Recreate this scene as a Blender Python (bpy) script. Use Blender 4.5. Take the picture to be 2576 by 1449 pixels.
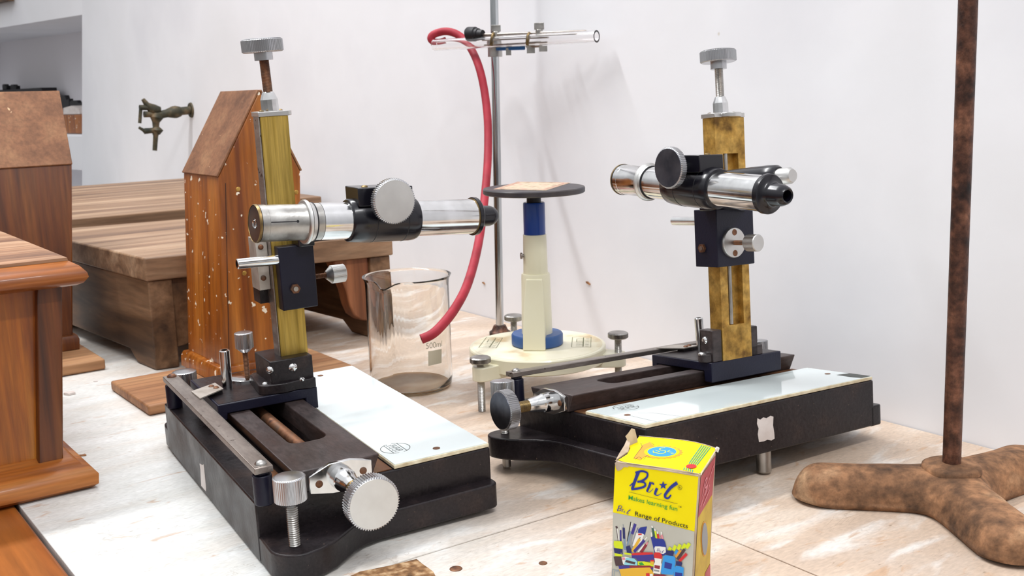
import bpy, bmesh, math, random
from mathutils import Vector, Matrix, noise
random.seed(7)
for o in list(bpy.data.objects): bpy.data.objects.remove(o)
SC = bpy.context.scene
COL = SC.collection
# ------------------------------------------------------------------ camera
CAMZ = .293
F, CX, CY, PITCH, ROLL = 2671.16, 1288., 724.5, .18313, -.029484
fw = Vector((0, math.cos(PITCH), -math.sin(PITCH))); up0 = Vector((0, math.sin(PITCH), math.cos(PITCH))); rt0 = Vector((1, 0, 0))
RT = math.cos(ROLL)*rt0 + math.sin(ROLL)*up0
UP = -math.sin(ROLL)*rt0 + math.cos(ROLL)*up0
cam = bpy.data.cameras.new('camera'); camo = bpy.data.objects.new('camera', cam); COL.objects.link(camo)
m = Matrix((RT, UP, -fw)).transposed().to_4x4(); m.translation = (0, 0, CAMZ); camo.matrix_world = m
cam.sensor_width = 36; cam.sensor_fit = 'HORIZONTAL'; cam.lens = F/2576*36; cam.clip_start = .02
cam.dof.use_dof = True; cam.dof.focus_distance = .71; cam.dof.aperture_fstop = 28
SC.camera = camo
# ------------------------------------------------------------------ world, lamps, exposure
U = Vector((-.5938, .8046, 0)); V = Vector((.8046, .5938, 0)); ZZ = Vector((0, 0, 1))
wd = bpy.data.worlds.new('world'); SC.world = wd; wd.use_nodes = True
nt = wd.node_tree; bg = nt.nodes['Background']
tc = nt.nodes.new('ShaderNodeTexCoord'); sep = nt.nodes.new('ShaderNodeSeparateXYZ'); rp = nt.nodes.new('ShaderNodeValToRGB')
mp = nt.nodes.new('ShaderNodeMapRange'); mp.inputs[1].default_value = -1; mp.inputs[2].default_value = 1
nt.links.new(tc.outputs['Generated'], sep.inputs[0]); nt.links.new(sep.outputs[2], mp.inputs[0]); nt.links.new(mp.outputs[0], rp.inputs[0])
e = rp.color_ramp.elements; e[0].position = .0; e[0].color = (.14, .135, .13, 1); e[1].position = 1.; e[1].color = (.98, 1, 1.04, 1)
for p, c in ((.44, (.17, .165, .16, 1)), (.5, (.36, .355, .355, 1)), (.62, (.52, .525, .54, 1)), (.7, (.86, .87, .89, 1))):
    x = rp.color_ramp.elements.new(p); x.color = c
nt.links.new(rp.outputs[0], bg.inputs[0]); bg.inputs[1].default_value = .78
def lamp(name, pos, target, sx, sy, power, col=(.985, .99, 1)):
    l = bpy.data.lights.new(name, 'AREA'); l.shape = 'RECTANGLE'; l.size = sx; l.size_y = sy; l.energy = power; l.color = col
    o = bpy.data.objects.new(name, l); COL.objects.link(o)
    z = (Vector(pos)-Vector(target)).normalized(); x = (V - V.dot(z)*z).normalized(); y = z.cross(x)
    mm = Matrix((x, y, z)).transposed().to_4x4(); mm.translation = pos; o.matrix_world = mm
    return o
TGT = Vector((.0, .85, 0))
lamp('tube_lamp_far', TGT+U*.95+ZZ*2.0-V*.35, TGT, 1.30, .11, 30)
lamp('tube_lamp_near', TGT-U*1.35+ZZ*2.2-V*.5, TGT, 1.25, .10, 20)
SC.view_settings.view_transform = 'Standard'; SC.view_settings.look = 'None'; SC.view_settings.gamma = 1
SC.view_settings.use_curve_mapping = False; SC.view_settings.exposure = 0.40
# ------------------------------------------------------------------ measuring helpers
def ray(px, py): return fw + (px-CX)/F*RT - (py-CY)/F*UP
EYE = Vector((0, 0, CAMZ))
def PZ(px, py, z=0): r = ray(px, py); return EYE + r*((z-CAMZ)/r.z)
def PY(px, py, y): r = ray(px, py); return EYE + r*(y/r.y)
def PP(px, py, p0, n): r = ray(px, py); return EYE + r*((p0-EYE).dot(n)/r.dot(n))
def UV(u, v, z=0): return U*u + V*v + ZZ*z
def lin(h):
    c = [int(h[i:i+2], 16)/255 for i in (0, 2, 4)]
    return tuple([x/12.92 if x <= .04045 else ((x+.055)/1.055)**2.4 for x in c])+(1,)
# ------------------------------------------------------------------ materials
def mat(name, col, rough=.5, metal=0., cols=None, scale=20, stretch=(1, 1, 1), bump=0., bscale=None, spec=.5, coat=0., detail=6, dist=0., rvar=0., tr=0., ior=1.45, contrast=(.3, .7), spots=None, rot=0., fine=None, mottle=None):
    """principled surface; cols=(a,b[,c]) are mixed by noise; spots=(colour,scale,threshold)"""
    M = bpy.data.materials.new(name); M.use_nodes = True; n = M.node_tree.nodes; L = M.node_tree.links
    b = n['Principled BSDF']; b.inputs['Base Color'].default_value = col; b.inputs['Roughness'].default_value = rough
    b.inputs['Metallic'].default_value = metal; b.inputs['Specular IOR Level'].default_value = spec
    b.inputs['Coat Weight'].default_value = coat; b.inputs['Coat Roughness'].default_value = .1
    b.inputs['Transmission Weight'].default_value = tr; b.inputs['IOR'].default_value = ior
    if cols or bump or spots or rvar:
        t = n.new('ShaderNodeTexCoord'); mpn = n.new('ShaderNodeMapping'); mpn.vector_type = 'TEXTURE'; mpn.inputs['Scale'].default_value = tuple(1/x for x in stretch)
        mpn.inputs['Rotation'].default_value = (0, 0, rot)
        L.new(t.outputs['Object'], mpn.inputs[0])
        nz = n.new('ShaderNodeTexNoise'); nz.inputs['Scale'].default_value = scale; nz.inputs['Detail'].default_value = detail; nz.inputs['Distortion'].default_value = dist
        L.new(mpn.outputs[0], nz.inputs['Vector'])
        if cols:
            r = n.new('ShaderNodeValToRGB'); r.color_ramp.elements[0].position = contrast[0]; r.color_ramp.elements[0].color = cols[0]
            r.color_ramp.elements[1].position = contrast[1]; r.color_ramp.elements[1].color = cols[-1]
            if len(cols) > 2:
                for i, cc in enumerate(cols[1:-1]):
                    x = r.color_ramp.elements.new(contrast[0]+(contrast[1]-contrast[0])*(i+1)/(len(cols)-1)); x.color = cc
            L.new(nz.outputs[0], r.inputs[0]); out = r.outputs[0]
            if spots:
                for sc_, ss, th in spots:
                    n2 = n.new('ShaderNodeTexNoise'); n2.inputs['Scale'].default_value = ss; n2.inputs['Detail'].default_value = 2
                    L.new(t.outputs['Object'], n2.inputs['Vector'])
                    r2 = n.new('ShaderNodeMapRange'); r2.inputs[1].default_value = th; r2.inputs[2].default_value = th+.03; L.new(n2.outputs[0], r2.inputs[0])
                    mx = n.new('ShaderNodeMix'); mx.data_type = 'RGBA'; L.new(r2.outputs[0], mx.inputs[0]); L.new(out, mx.inputs[6]); mx.inputs[7].default_value = sc_
                    out = mx.outputs[2]
            for fs, amt, lo in ([fine] if fine else [])+([mottle] if mottle else []):
                n3 = n.new('ShaderNodeTexNoise'); n3.inputs['Scale'].default_value = fs; n3.inputs['Detail'].default_value = 6; n3.inputs['Roughness'].default_value = .65
                L.new(mpn.outputs[0], n3.inputs['Vector'])
                m3 = n.new('ShaderNodeMapRange'); m3.inputs[1].default_value = .32; m3.inputs[2].default_value = .68; m3.inputs[3].default_value = lo; m3.inputs[4].default_value = amt
                L.new(n3.outputs[0], m3.inputs[0])
                vm = n.new('ShaderNodeVectorMath'); vm.operation = 'SCALE'; L.new(out, vm.inputs[0]); L.new(m3.outputs[0], vm.inputs['Scale']); out = vm.outputs[0]
            L.new(out, b.inputs['Base Color'])
        if bump:
            bp = n.new('ShaderNodeBump'); bp.inputs['Strength'].default_value = bump; bp.inputs['Distance'].default_value = .001
            nb = n.new('ShaderNodeTexNoise'); nb.inputs['Scale'].default_value = bscale or scale; nb.inputs['Detail'].default_value = 5
            L.new(mpn.outputs[0], nb.inputs['Vector']); L.new(nb.outputs[0], bp.inputs['Height']); L.new(bp.outputs[0], b.inputs['Normal'])
        if rvar:
            mr = n.new('ShaderNodeMapRange'); mr.inputs[3].default_value = max(.02, rough-rvar); mr.inputs[4].default_value = rough+rvar; mr.inputs[1].default_value = .3; mr.inputs[2].default_value = .7
            L.new(nz.outputs[0], mr.inputs[0]); L.new(mr.outputs[0], b.inputs['Roughness'])
    return M
MT = {}
MT['wall'] = mat('white_limewash', lin('ebe9ea'), .75, cols=(lin('e6e7ec'), lin('f1f2f6'), lin('ebecef')), spots=[(lin('c9bfae'), 34, .79)], scale=3, bump=.5, bscale=16, detail=8)
MT['recess'] = mat('recess_plaster', lin('f2f0f4'), .8)
MT['floor'] = mat('cement_floor', lin('8a8682'), .7, cols=(lin('7d7975'), lin('989490')), scale=6)
MT['black'] = mat('worn_black_enamel', lin('1c181c'), .36, spec=.4, cols=(lin('171316'), lin('211b1d'), lin('3a2c27')), scale=26, bump=.25, bscale=220, rvar=.12, contrast=(.35, .75), spots=[(lin('5b4a40'), 420, .73)], fine=(500, 1.5, .6))
MT['blackside'] = mat('navy_black_enamel', lin('14142a'), .4, spec=.4, cols=(lin('0c0c1e'), lin('17182c')), scale=14, bump=.15, bscale=600)
MT['rail'] = mat('blackened_slide', lin('2f2a2b'), .42, metal=.15, fine=(300, 1.3, .6), cols=(lin('2a2526'), lin('433a39'), lin('3a2a26')), scale=40, stretch=(.4, 1, 1), bump=.2, bscale=300)
MT['copper'] = mat('rusty_groove', lin('6b4a34'), .5, metal=.4, cols=(lin('3a2a24'), lin('7b5236'), lin('8a6a4a')), scale=40, stretch=(.2, 1, 1))
MT['gloss'] = mat('glossy_black_rubber', lin('0e0d16'), .26, spec=.5, coat=.2)
MT['chrome'] = mat('chrome', lin('dcdcdc'), .13, metal=1, cols=(lin('cfcfce'), lin('e6e6e6')), scale=80, rvar=.06)
MT['steel'] = mat('dull_steel', lin('b5b2ad'), .34, metal=1, cols=(lin('8f8b86'), lin('c4c2be')), scale=60, bump=.1, bscale=400, rvar=.08)
MT['alu'] = mat('brushed_aluminium', lin('d2d2d0'), .36, metal=1, cols=(lin('c4c2bf'), lin('dcdcda')), scale=30, rvar=.05)
MT['knurl'] = mat('knurled_nickel', lin('bdbdbf'), .28, metal=1)
MT['ruler'] = mat('tarnished_scale', lin('9a918a'), .38, metal=.85, cols=(lin('877d76'), lin('aaa29b')), fine=(300, 1.15, .8), scale=50, stretch=(.3, 1, 1), spots=[(lin('4c4038'), 160, .68)])
MT['rustthread'] = mat('rusty_thread', lin('7a5340'), .55, metal=.55, cols=(lin('46302a'), lin('82593f'), lin('625044')), scale=120)
MT['brassthread'] = mat('brass_thread', lin('7f6b45'), .4, metal=.8, cols=(lin('5c4c36'), lin('a08654')), scale=120)
MT['brass'] = mat('tarnished_brass', lin('a98c3c'), .42, metal=.72, cols=(lin('8c7434'), lin('b49647'), lin('c2a455')), scale=60, stretch=(4, 4, .12), rvar=.1, contrast=(.3, .62), fine=(170, 1.25, .72))
MT['brassw'] = mat('blotchy_brass', lin('b58e45'), .45, metal=.65, cols=(lin('6a4c24'), lin('b28a42'), lin('c7a055')), scale=45, contrast=(.33, .58), fine=(150, 1.3, .62))
MT['glass_white'] = mat('milk_glass', lin('e6f0ef'), .07, cols=(lin('e0ecec'), lin('eaf3f2')), scale=8, spec=.6, coat=.6)
MT['glass_edge'] = mat('cream_glass_edge', lin('d8cba8'), .4, cols=(lin('b7a480'), lin('e7dfc4')), scale=120)
MT['cream'] = mat('cream_enamel', lin('e2dcc0'), .28, cols=(lin('dcd6b8'), lin('e9e4cc')), scale=12, spots=[(lin('4a3a2c'), 95, .80)], coat=.3)
MT['creamtop'] = mat('stained_cream_enamel', lin('dcd6b6'), .4, cols=(lin('c6ae86'), lin('dfd8bc'), lin('e6e0c8')), scale=22, contrast=(.32, .52))
MT['blue'] = mat('blue_enamel', lin('0d3c8e'), .3, coat=.3)
MT['blue2'] = mat('dusty_blue_enamel', lin('2c518c'), .4, cols=(lin('244a86'), lin('41608f')), scale=40)
MT['disc'] = mat('black_disc', lin('2c2930'), .42, cols=(lin('2a2730'), lin('57504c')), scale=40, contrast=(.3, .9))
MT['red'] = mat('red_rubber', lin('b3303e'), .62, cols=(lin('8f1a2a'), lin('a92838'), lin('a63c48')), scale=50, stretch=(1, 1, .4), contrast=(.3, .8))
MT['rust'] = mat('rusted_cast_iron', lin('8a6a52'), .82, cols=(lin('4a3526'), lin('7a573c'), lin('936a4a'), lin('a58464')), scale=24, bump=1., bscale=150, detail=14, contrast=(.3, .68), fine=(170, 1.35, .6), mottle=(48, 1.25, .62))
MT['rustrod'] = mat('rusted_rod', lin('4a322a'), .48, metal=.3, cols=(lin('2e1f1c'), lin('553629'), lin('6e4a38')), scale=60, bump=.5, bscale=260, contrast=(.32, .7), fine=(230, 1.5, .5), mottle=(60, 1.4, .6), detail=10)
VANG = math.atan2(.5938, .8046)     # grain 'x' runs along the front of the cases (V), 'y' along the wall (U)
def wood(name, a, b, c, axis, rough=.45, coat=0., scale=9, spots=None, bump=.25):
    st = [6, 6, 6]; st['xyz'.index(axis)] = .35
    return mat(name, b, rough, cols=(a, b, c), scale=scale, stretch=tuple(st), bump=bump, bscale=30, coat=coat, dist=.6, contrast=(.34, .66), spots=spots, detail=8, rot=VANG, fine=(scale*4.5, 1.22, .72))
MT['teak'] = wood('varnished_teak', lin('743708'), lin('a05a10'), lin('b67422'), 'z', .38, .25, 11, [(lin('5c2c10'), 26, .72)])
MT['teakspot'] = wood('paint_spotted_teak', lin('6c3409'), lin('985414'), lin('ad6a26'), 'z', .36, .3, 8, [(lin('5c2c10'), 22, .73), (lin('f2e6d0'), 130, .675)])
MT['teakdark'] = wood('dark_teak', lin('3c1c0a'), lin('653410'), lin('7e4a1c'), 'z', .42, .2, 9)
MT['lid'] = wood('weathered_lid', lin('6c4832'), lin('986f50'), lin('b89272'), 'x', .55, 0, 10)
MT['lidedge'] = wood('moulding_teak', lin('743a10'), lin('9c5820'), lin('b4743a'), 'x', .4, .2, 9)
MT['slope'] = mat('dusty_brown_varnish', lin('84593c'), .55, spec=.35, cols=(lin('67442e'), lin('845a3e'), lin('98704f')), scale=26, detail=10, bump=.2, bscale=60, spots=[(lin('d9b48c'), 110, .735)], fine=(240, 1.2, .75))
MT['plank'] = wood('bare_plank', lin('805638'), lin('9d704c'), lin('b38860'), 'x', .6, 0, 6)
MT['stool'] = wood('aged_stand_wood', lin('3c291b'), lin('644830'), lin('86674c'), 'y', .55, 0, 5)
MT['stooltop'] = wood('worn_stand_top', lin('6b4f3a'), lin('917257'), lin('ab8e72'), 'x', .5, 0, 5)
MT['reddish'] = wood('red_brown_wood', lin('4d2415'), lin('7c4a2c'), lin('96603e'), 'z', .5, 0, 6)
MT['benchwood'] = wood('bench_edge_wood', lin('562810'), lin('854516'), lin('985824'), 'y', .38, .2, 4, [(lin('8d7a55'), 9, .62)])
MT['chip'] = mat('chipboard', lin('7a5736'), .9, cols=(lin('4f3620'), lin('8a6440'), lin('c8a982')), scale=160, bump=1, bscale=160)
MT['paper'] = mat('white_sticker', lin('d6cdc8'), .4, cols=(lin('cbbfb8'), lin('e2dcd8')), scale=60)
MT['plate'] = mat('dull_nickel_plate', lin('b8b0a6'), .4, metal=.5, cols=(lin('a69d92'), lin('c6bfb6')), scale=90)
MT['ink'] = mat('grey_print', lin('4a4c48'), .6)
MT['inkfaint'] = mat('olive_print', lin('77775a'), .6)
MT['frost'] = mat('frosted_mark', lin('c3bda9'), .7)
MT['tap'] = mat('verdigris_tap', lin('4b4a3a'), .6, metal=.2, cols=(lin('1e241f'), lin('423e2e'), lin('77644a')), scale=50)
MT['dark'] = mat('black_things', lin('16151a'), .5)
MT['glass'] = None
def glassmat(name, col, rough=.0):
    M = bpy.data.materials.new(name); M.use_nodes = True; b = M.node_tree.nodes['Principled BSDF']
    b.inputs['Base Color'].default_value = col; b.inputs['Roughness'].default_value = rough; b.inputs['Transmission Weight'].default_value = 1.; b.inputs['IOR'].default_value = 1.47
    return M
MT['glass'] = glassmat('clear_glass', (.985, .985, .975, 1)); MT['tubeglass'] = glassmat('tube_glass', (.99, .985, .985, 1))
def tablemat():
    M = bpy.data.materials.new('worn_white_laminate'); M.use_nodes = True; n = M.node_tree.nodes; L = M.node_tree.links; b = n['Principled BSDF']
    b.inputs['Roughness'].default_value = .42
    g = n.new('ShaderNodeNewGeometry')
    du = n.new('ShaderNodeVectorMath'); du.operation = 'DOT_PRODUCT'; du.inputs[1].default_value = U; L.new(g.outputs['Position'], du.inputs[0])
    dv = n.new('ShaderNodeVectorMath'); dv.operation = 'DOT_PRODUCT'; dv.inputs[1].default_value = V; L.new(g.outputs['Position'], dv.inputs[0])
    cb = n.new('ShaderNodeCombineXYZ'); mu = n.new('ShaderNodeMath'); mu.operation = 'MULTIPLY'; mu.inputs[1].default_value = 3.2
    L.new(du.outputs['Value'], mu.inputs[0]); L.new(mu.outputs[0], cb.inputs[0]); L.new(dv.outputs['Value'], cb.inputs[1])
    def nz(s, d=6, dist=0.):
        x = n.new('ShaderNodeTexNoise'); x.inputs['Scale'].default_value = s; x.inputs['Detail'].default_value = d; x.inputs['Distortion'].default_value = dist; L.new(cb.outputs[0], x.inputs['Vector']); return x
    def mr(src, a, c, o0=0., o1=1.):
        x = n.new('ShaderNodeMapRange'); x.inputs[1].default_value = a; x.inputs[2].default_value = c; x.inputs[3].default_value = o0; x.inputs[4].default_value = o1; L.new(src, x.inputs[0]); return x.outputs[0]
    def mix(f, a, c):
        x = n.new('ShaderNodeMix'); x.data_type = 'RGBA'
        L.new(f, x.inputs[0])
        for i, s in ((6, a), (7, c)):
            if isinstance(s, tuple): x.inputs[i].default_value = s
            else: L.new(s, x.inputs[i])
        return x.outputs[2]
    def math_(op, a, c):
        x = n.new('ShaderNodeMath'); x.operation = op; x.use_clamp = True
        for i, s in ((0, a), (1, c)):
            if isinstance(s, (int, float)): x.inputs[i].default_value = s
            else: L.new(s, x.inputs[i])
        return x.outputs[0]
    n1 = nz(6, 12, .8); n2 = nz(14, 12, .5); n3 = nz(110, 4); n4 = nz(34, 8, 1.); n5 = nz(170, 8); n6 = nz(5, 6, 2.5)
    beige = mix(mr(n1.outputs[0], .38, .64), lin('b99a7e'), lin('d5c4b3'))
    beige = mix(mr(n2.outputs[0], .53, .66, 0, .9), beige, lin('dcd5cd'))
    white = mix(mr(n2.outputs[0], .35, .7), lin('d3d3ce'), lin('e2e3e1'))
    f = math_('ADD', mr(dv.outputs['Value'], .24, .46), mr(n1.outputs[0], .35, .75, -.3, .3))
    c = mix(f, white, beige)
    c = mix(mr(n3.outputs[0], .68, .74, 0, .6), c, lin('8a7660'))
    c = mix(mr(n4.outputs[0], .62, .72, 0, .55), c, lin('b98d64'))
    ck = math_('SUBTRACT', n6.outputs[0], .5); ab = n.new('ShaderNodeMath'); ab.operation = 'ABSOLUTE'; sb_ = n.new('ShaderNodeMath'); sb_.operation = 'SUBTRACT'; sb_.inputs[1].default_value = .5; L.new(n6.outputs[0], sb_.inputs[0]); L.new(sb_.outputs[0], ab.inputs[0])
    c = mix(mr(ab.outputs[0], 0., .004, .32, 0.), c, lin('8c7866'))
    vm = n.new('ShaderNodeVectorMath'); vm.operation = 'SCALE'; L.new(c, vm.inputs[0]); L.new(mr(n5.outputs[0], .3, .7, .86, 1.08), vm.inputs['Scale']); c = vm.outputs[0]
    L.new(c, b.inputs['Base Color'])
    bp = n.new('ShaderNodeBump'); bp.inputs['Strength'].default_value = .25; bp.inputs['Distance'].default_value = .0006; L.new(n2.outputs[0], bp.inputs['Height']); L.new(bp.outputs[0], b.inputs['Normal'])
    return M
MT['table'] = tablemat()
# ------------------------------------------------------------------ mesh helpers
FLIP = [False]; SCL = [1.]; LEAN = [0.]
def basis(d):
    d = Vector(d).normalized(); a = Vector((0, 0, 1)) if abs(d.z) < .9 else Vector((1, 0, 0))
    x = a.cross(d).normalized(); return x, d.cross(x), d
class G:
    def __init__(s): s.b = bmesh.new()
    def v(s, p): return s.b.verts.new(p)
    def f(s, vs):
        try: return s.b.faces.new(vs)
        except ValueError: return None
    def box(s, p0, p1, M=None):
        x0, y0, z0 = p0; x1, y1, z1 = p1
        P = [Vector(p) for p in ((x0, y0, z0), (x1, y0, z0), (x1, y1, z0), (x0, y1, z0), (x0, y0, z1), (x1, y0, z1), (x1, y1, z1), (x0, y1, z1))]
        return s.hexa([M @ p if M else p for p in P])
    def hexa(s, P):
        w = [s.v(p) for p in P]
        for q in ((0, 3, 2, 1), (4, 5, 6, 7), (0, 1, 5, 4), (1, 2, 6, 5), (2, 3, 7, 6), (3, 0, 4, 7)): s.f([w[i] for i in q])
        return s
    def rings(s, R, cap=True, close=False):
        W = [[s.v(p) for p in r] for r in R]
        n = len(W[0]); pr = list(zip(W, W[1:])) + ([(W[-1], W[0])] if close else [])
        for A, B in pr:
            for i in range(n): s.f([A[i], A[(i+1) % n], B[(i+1) % n], B[i]])
        if cap and not close: s.f(W[0][::-1]); s.f(W[-1])
        return s
    def lathe(s, p0, d, prof, n=40, cap=True, close=False):
        """prof: list of (distance along d, radius)"""
        x, y, z = basis(d); p0 = Vector(p0)
        R = [[p0 + z*h + (x*math.cos(2*math.pi*i/n)+y*math.sin(2*math.pi*i/n))*max(r, 1e-5) for i in range(n)] for h, r in prof]
        return s.rings(R, cap, close)
    def cyl(s, a, b, r, r1=None, n=32):
        a = Vector(a); b = Vector(b); return s.lathe(a, b-a, [(0, r), ((b-a).length, r if r1 is None else r1)], n)
    def knurl(s, a, b, r, teeth=60, depth=.0005, bev=.0007):
        a = Vector(a); b = Vector(b); x, y, z = basis(b-a); h = (b-a).length; R = []
        for t, rr, dd in ((0, r-bev, 0), (bev, r, 1), (h-bev, r, 1), (h, r-bev, 0)):
            R.append([a+z*t+(x*math.cos(math.pi*2*(i+.5)/(teeth*4))+y*math.sin(math.pi*2*(i+.5)/(teeth*4)))*(rr-(depth if (i//2) % 2 and dd else (depth if not dd else 0))) for i in range(teeth*4)])
        return s.rings(R)
    def thread(s, a, b, r, pitch=.001, depth=.00035, n=24):
        a = Vector(a); b = Vector(b); h = (b-a).length; k = max(2, int(h/pitch)); pr = [(0, r-depth)]
        for i in range(k): pr += [(h*(i+.5)/k, r), (h*(i+1)/k, r-depth)]
        return s.lathe(a, b-a, pr, n)
    def tube(s, pts, r, n=14, cap=True, hollow=0):
        P = [Vector(p) for p in pts]; R = []; x = None
        rr = r if isinstance(r, (list, tuple)) else [r]*len(P)
        for i, p in enumerate(P):
            d = (P[min(i+1, len(P)-1)]-P[max(i-1, 0)]).normalized()
            if x is None: x = basis(d)[0]
            x = (x-x.dot(d)*d).normalized(); y = d.cross(x)
            R.append([p+(x*math.cos(2*math.pi*j/n)+y*math.sin(2*math.pi*j/n))*rr[i] for j in range(n)])
        if hollow:
            c0 = P[0]; c1 = P[-1]; k = hollow
            inner = [[c + (q-c)*k for q in rg] for c, rg in zip(P, R)]
            return s.rings(R+inner[::-1], False, True)
        return s.rings(R, cap)
    def prism(s, poly, z0, z1):
        """poly: 2d points, extruded in z"""
        A = [s.v((p[0], p[1], z0)) for p in poly]; B = [s.v((p[0], p[1], z1)) for p in poly]; n = len(poly)
        s.f(A[::-1]); s.f(B)
        for i in range(n): s.f([A[i], A[(i+1) % n], B[(i+1) % n], B[i]])
        return s
    def ext(s, poly, d):
        """poly: 3d points, extruded by vector d"""
        d = Vector(d); A = [s.v(Vector(p)) for p in poly]; B = [s.v(Vector(p)+d) for p in poly]; n = len(poly)
        s.f(A[::-1]); s.f(B)
        for i in range(n): s.f([A[i], A[(i+1) % n], B[(i+1) % n], B[i]])
        return s
    def face(s, pts): s.f([s.v(Vector(p)) for p in pts]); return s
    def ball(s, c, r, sz=1., n=20):
        return s.lathe(Vector(c)-Vector((0, 0, r*sz)), (0, 0, 1), [(r*sz*(1-math.cos(math.pi*i/10)), r*math.sin(math.pi*i/10)) for i in range(11)], n)
    def grid_hole(s, xs, ys, z0, z1, holes):
        V0 = {}; V1 = {}
        for i, x in enumerate(xs):
            for j, y in enumerate(ys): V0[i, j] = s.v((x, y, z0)); V1[i, j] = s.v((x, y, z1))
        cells = {(i, j) for i in range(len(xs)-1) for j in range(len(ys)-1)}-set(holes)
        for i, j in cells:
            s.f([V1[i, j], V1[i+1, j], V1[i+1, j+1], V1[i, j+1]]); s.f([V0[i, j], V0[i, j+1], V0[i+1, j+1], V0[i+1, j]])
            for (di, dj), (a, b_) in (((-1, 0), ((i, j), (i, j+1))), ((1, 0), ((i+1, j), (i+1, j+1))), ((0, -1), ((i, j), (i+1, j))), ((0, 1), ((i, j+1), (i+1, j+1)))):
                if (i+di, j+dj) not in cells: s.f([V0[a], V0[b_], V1[b_], V1[a]])
        return s
    def done(s, name, m, parent=None, bevel=0, seg=2, smooth=True, angle=35, origin=None, wm=None):
        b = s.b
        for vv in [x for x in b.verts if not x.link_faces]: b.verts.remove(vv)
        if FLIP[0]:
            for vv in b.verts: vv.co.y = -vv.co.y
        if SCL[0] != 1:
            for vv in b.verts: vv.co *= SCL[0]
        if origin is not None:
            for vv in b.verts: vv.co -= Vector(origin)
        bmesh.ops.recalc_face_normals(b, faces=b.faces)
        me = bpy.data.meshes.new(name); b.to_mesh(me); b.free()
        ms = m if isinstance(m, (list, tuple)) else [m]
        for x in ms: me.materials.append(MT[x] if isinstance(x, str) else x)
        if smooth:
            for p in me.polygons: p.use_smooth = True
            me.set_sharp_from_angle(angle=math.radians(angle))
        o = bpy.data.objects.new(name, me); COL.objects.link(o)
        if origin is not None: o.location = origin
        if parent is not None:
            o.parent = parent
            if origin is not None: pass
        if bevel:
            bv = o.modifiers.new('bevel', 'BEVEL'); bv.width = bevel*SCL[0]; bv.segments = seg; bv.limit_method = 'ANGLE'; bv.angle_limit = math.radians(40); bv.harden_normals = False
        return o
def tag(o, label=None, cat=None, group=None, kind=None):
    for k, x in (('label', label), ('category', cat), ('group', group), ('kind', kind)):
        if x: o[k] = x
    return o
def empty(name, loc, label, cat, group=None, mw=None):
    o = bpy.data.objects.new(name, None); COL.objects.link(o); o.empty_display_size = .01
    if mw is not None: o.matrix_world = mw
    else: o.location = loc
    return tag(o, label, cat, group)
def P0(root):   # world -> local offset of an unrotated root
    return root.location.copy()
class W(G):     # world-coordinate builder for children of an unrotated empty
    def done(s, name, m, parent=None, **k):
        if parent is not None:
            loc = parent['_w'] if '_w' in parent else None
            off = WOFF[parent.name]
            if LEAN[0]:
                for vv in s.b.verts: vv.co += V*LEAN[0]*vv.co.z
            for vv in s.b.verts: vv.co -= off
        o = G.done(s, name, m, parent, **k)
        if parent is not None: WOFF[o.name] = WOFF[parent.name]
        return o
WOFF = {}
def wroot(name, loc, label, cat, group=None):
    o = empty(name, loc, label, cat, group); WOFF[o.name] = Vector(loc); return o
def wtop(g, name, m, loc, label, cat, group=None, **k):
    o = G.done(g, name, m, None, origin=Vector(loc), **k); WOFF[o.name] = Vector(loc); return tag(o, label, cat, group)
def ribbon(g, pts, w, n):
    """flat thick stroke through 3d points, n = surface normal"""
    n = Vector(n).normalized(); P = [Vector(p) for p in pts]; L = []; R = []
    ws = w if isinstance(w, (list, tuple)) else [w]*len(P)
    for i, p in enumerate(P):
        d = (P[min(i+1, len(P)-1)]-P[max(i-1, 0)]).normalized(); sd = d.cross(n).normalized()*ws[i]/2
        L.append(g.v(p+sd)); R.append(g.v(p-sd))
    for i in range(len(P)-1): g.f([L[i], L[i+1], R[i+1], R[i]])
    return g
def spline(pts, k=6):
    P = [Vector(p) for p in pts]; out = []
    for i in range(len(P)-1):
        a = P[max(i-1, 0)]; b = P[i]; c = P[i+1]; d = P[min(i+2, len(P)-1)]
        for j in range(k):
            t = j/k; out.append(.5*((2*b)+(-a+c)*t+(2*a-5*b+4*c-d)*t*t+(-a+3*b-3*c+d)*t**3))
    out.append(P[-1]); return out
def textmesh(txt, A, B, n, m, name, parent=None, height=None, shear=0., off=0., squash=1.):
    """text whose baseline runs from world point A to B on a surface with normal n"""
    cu = bpy.data.curves.new(name, 'FONT'); cu.body = txt; cu.shear = shear; cu.offset = off; cu.resolution_u = 4
    o = bpy.data.objects.new('tmp', cu); COL.objects.link(o)
    me = bpy.data.meshes.new_from_object(o); bpy.data.objects.remove(o)
    xs = [v.co.x for v in me.vertices]; ys = [v.co.y for v in me.vertices]
    w = max(xs)-min(xs); x0 = min(xs); n = Vector(n).normalized(); X = (B-A); sc_ = X.length/w; X.normalize(); Y = n.cross(X)
    sy = sc_ if height is None else height/(max(ys)-0.)
    for v in me.vertices: v.co = A+X*((v.co.x-x0)*sc_)+Y*(v.co.y*sy)
    if parent is not None:
        for v in me.vertices: v.co -= WOFF[parent.name]
    me.name = name; me.materials.append(MT[m] if isinstance(m, str) else m)
    o = bpy.data.objects.new(name, me); COL.objects.link(o); o.parent = parent
    if parent is not None: WOFF[o.name] = WOFF[parent.name]
    return o
exec_parts = []
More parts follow.
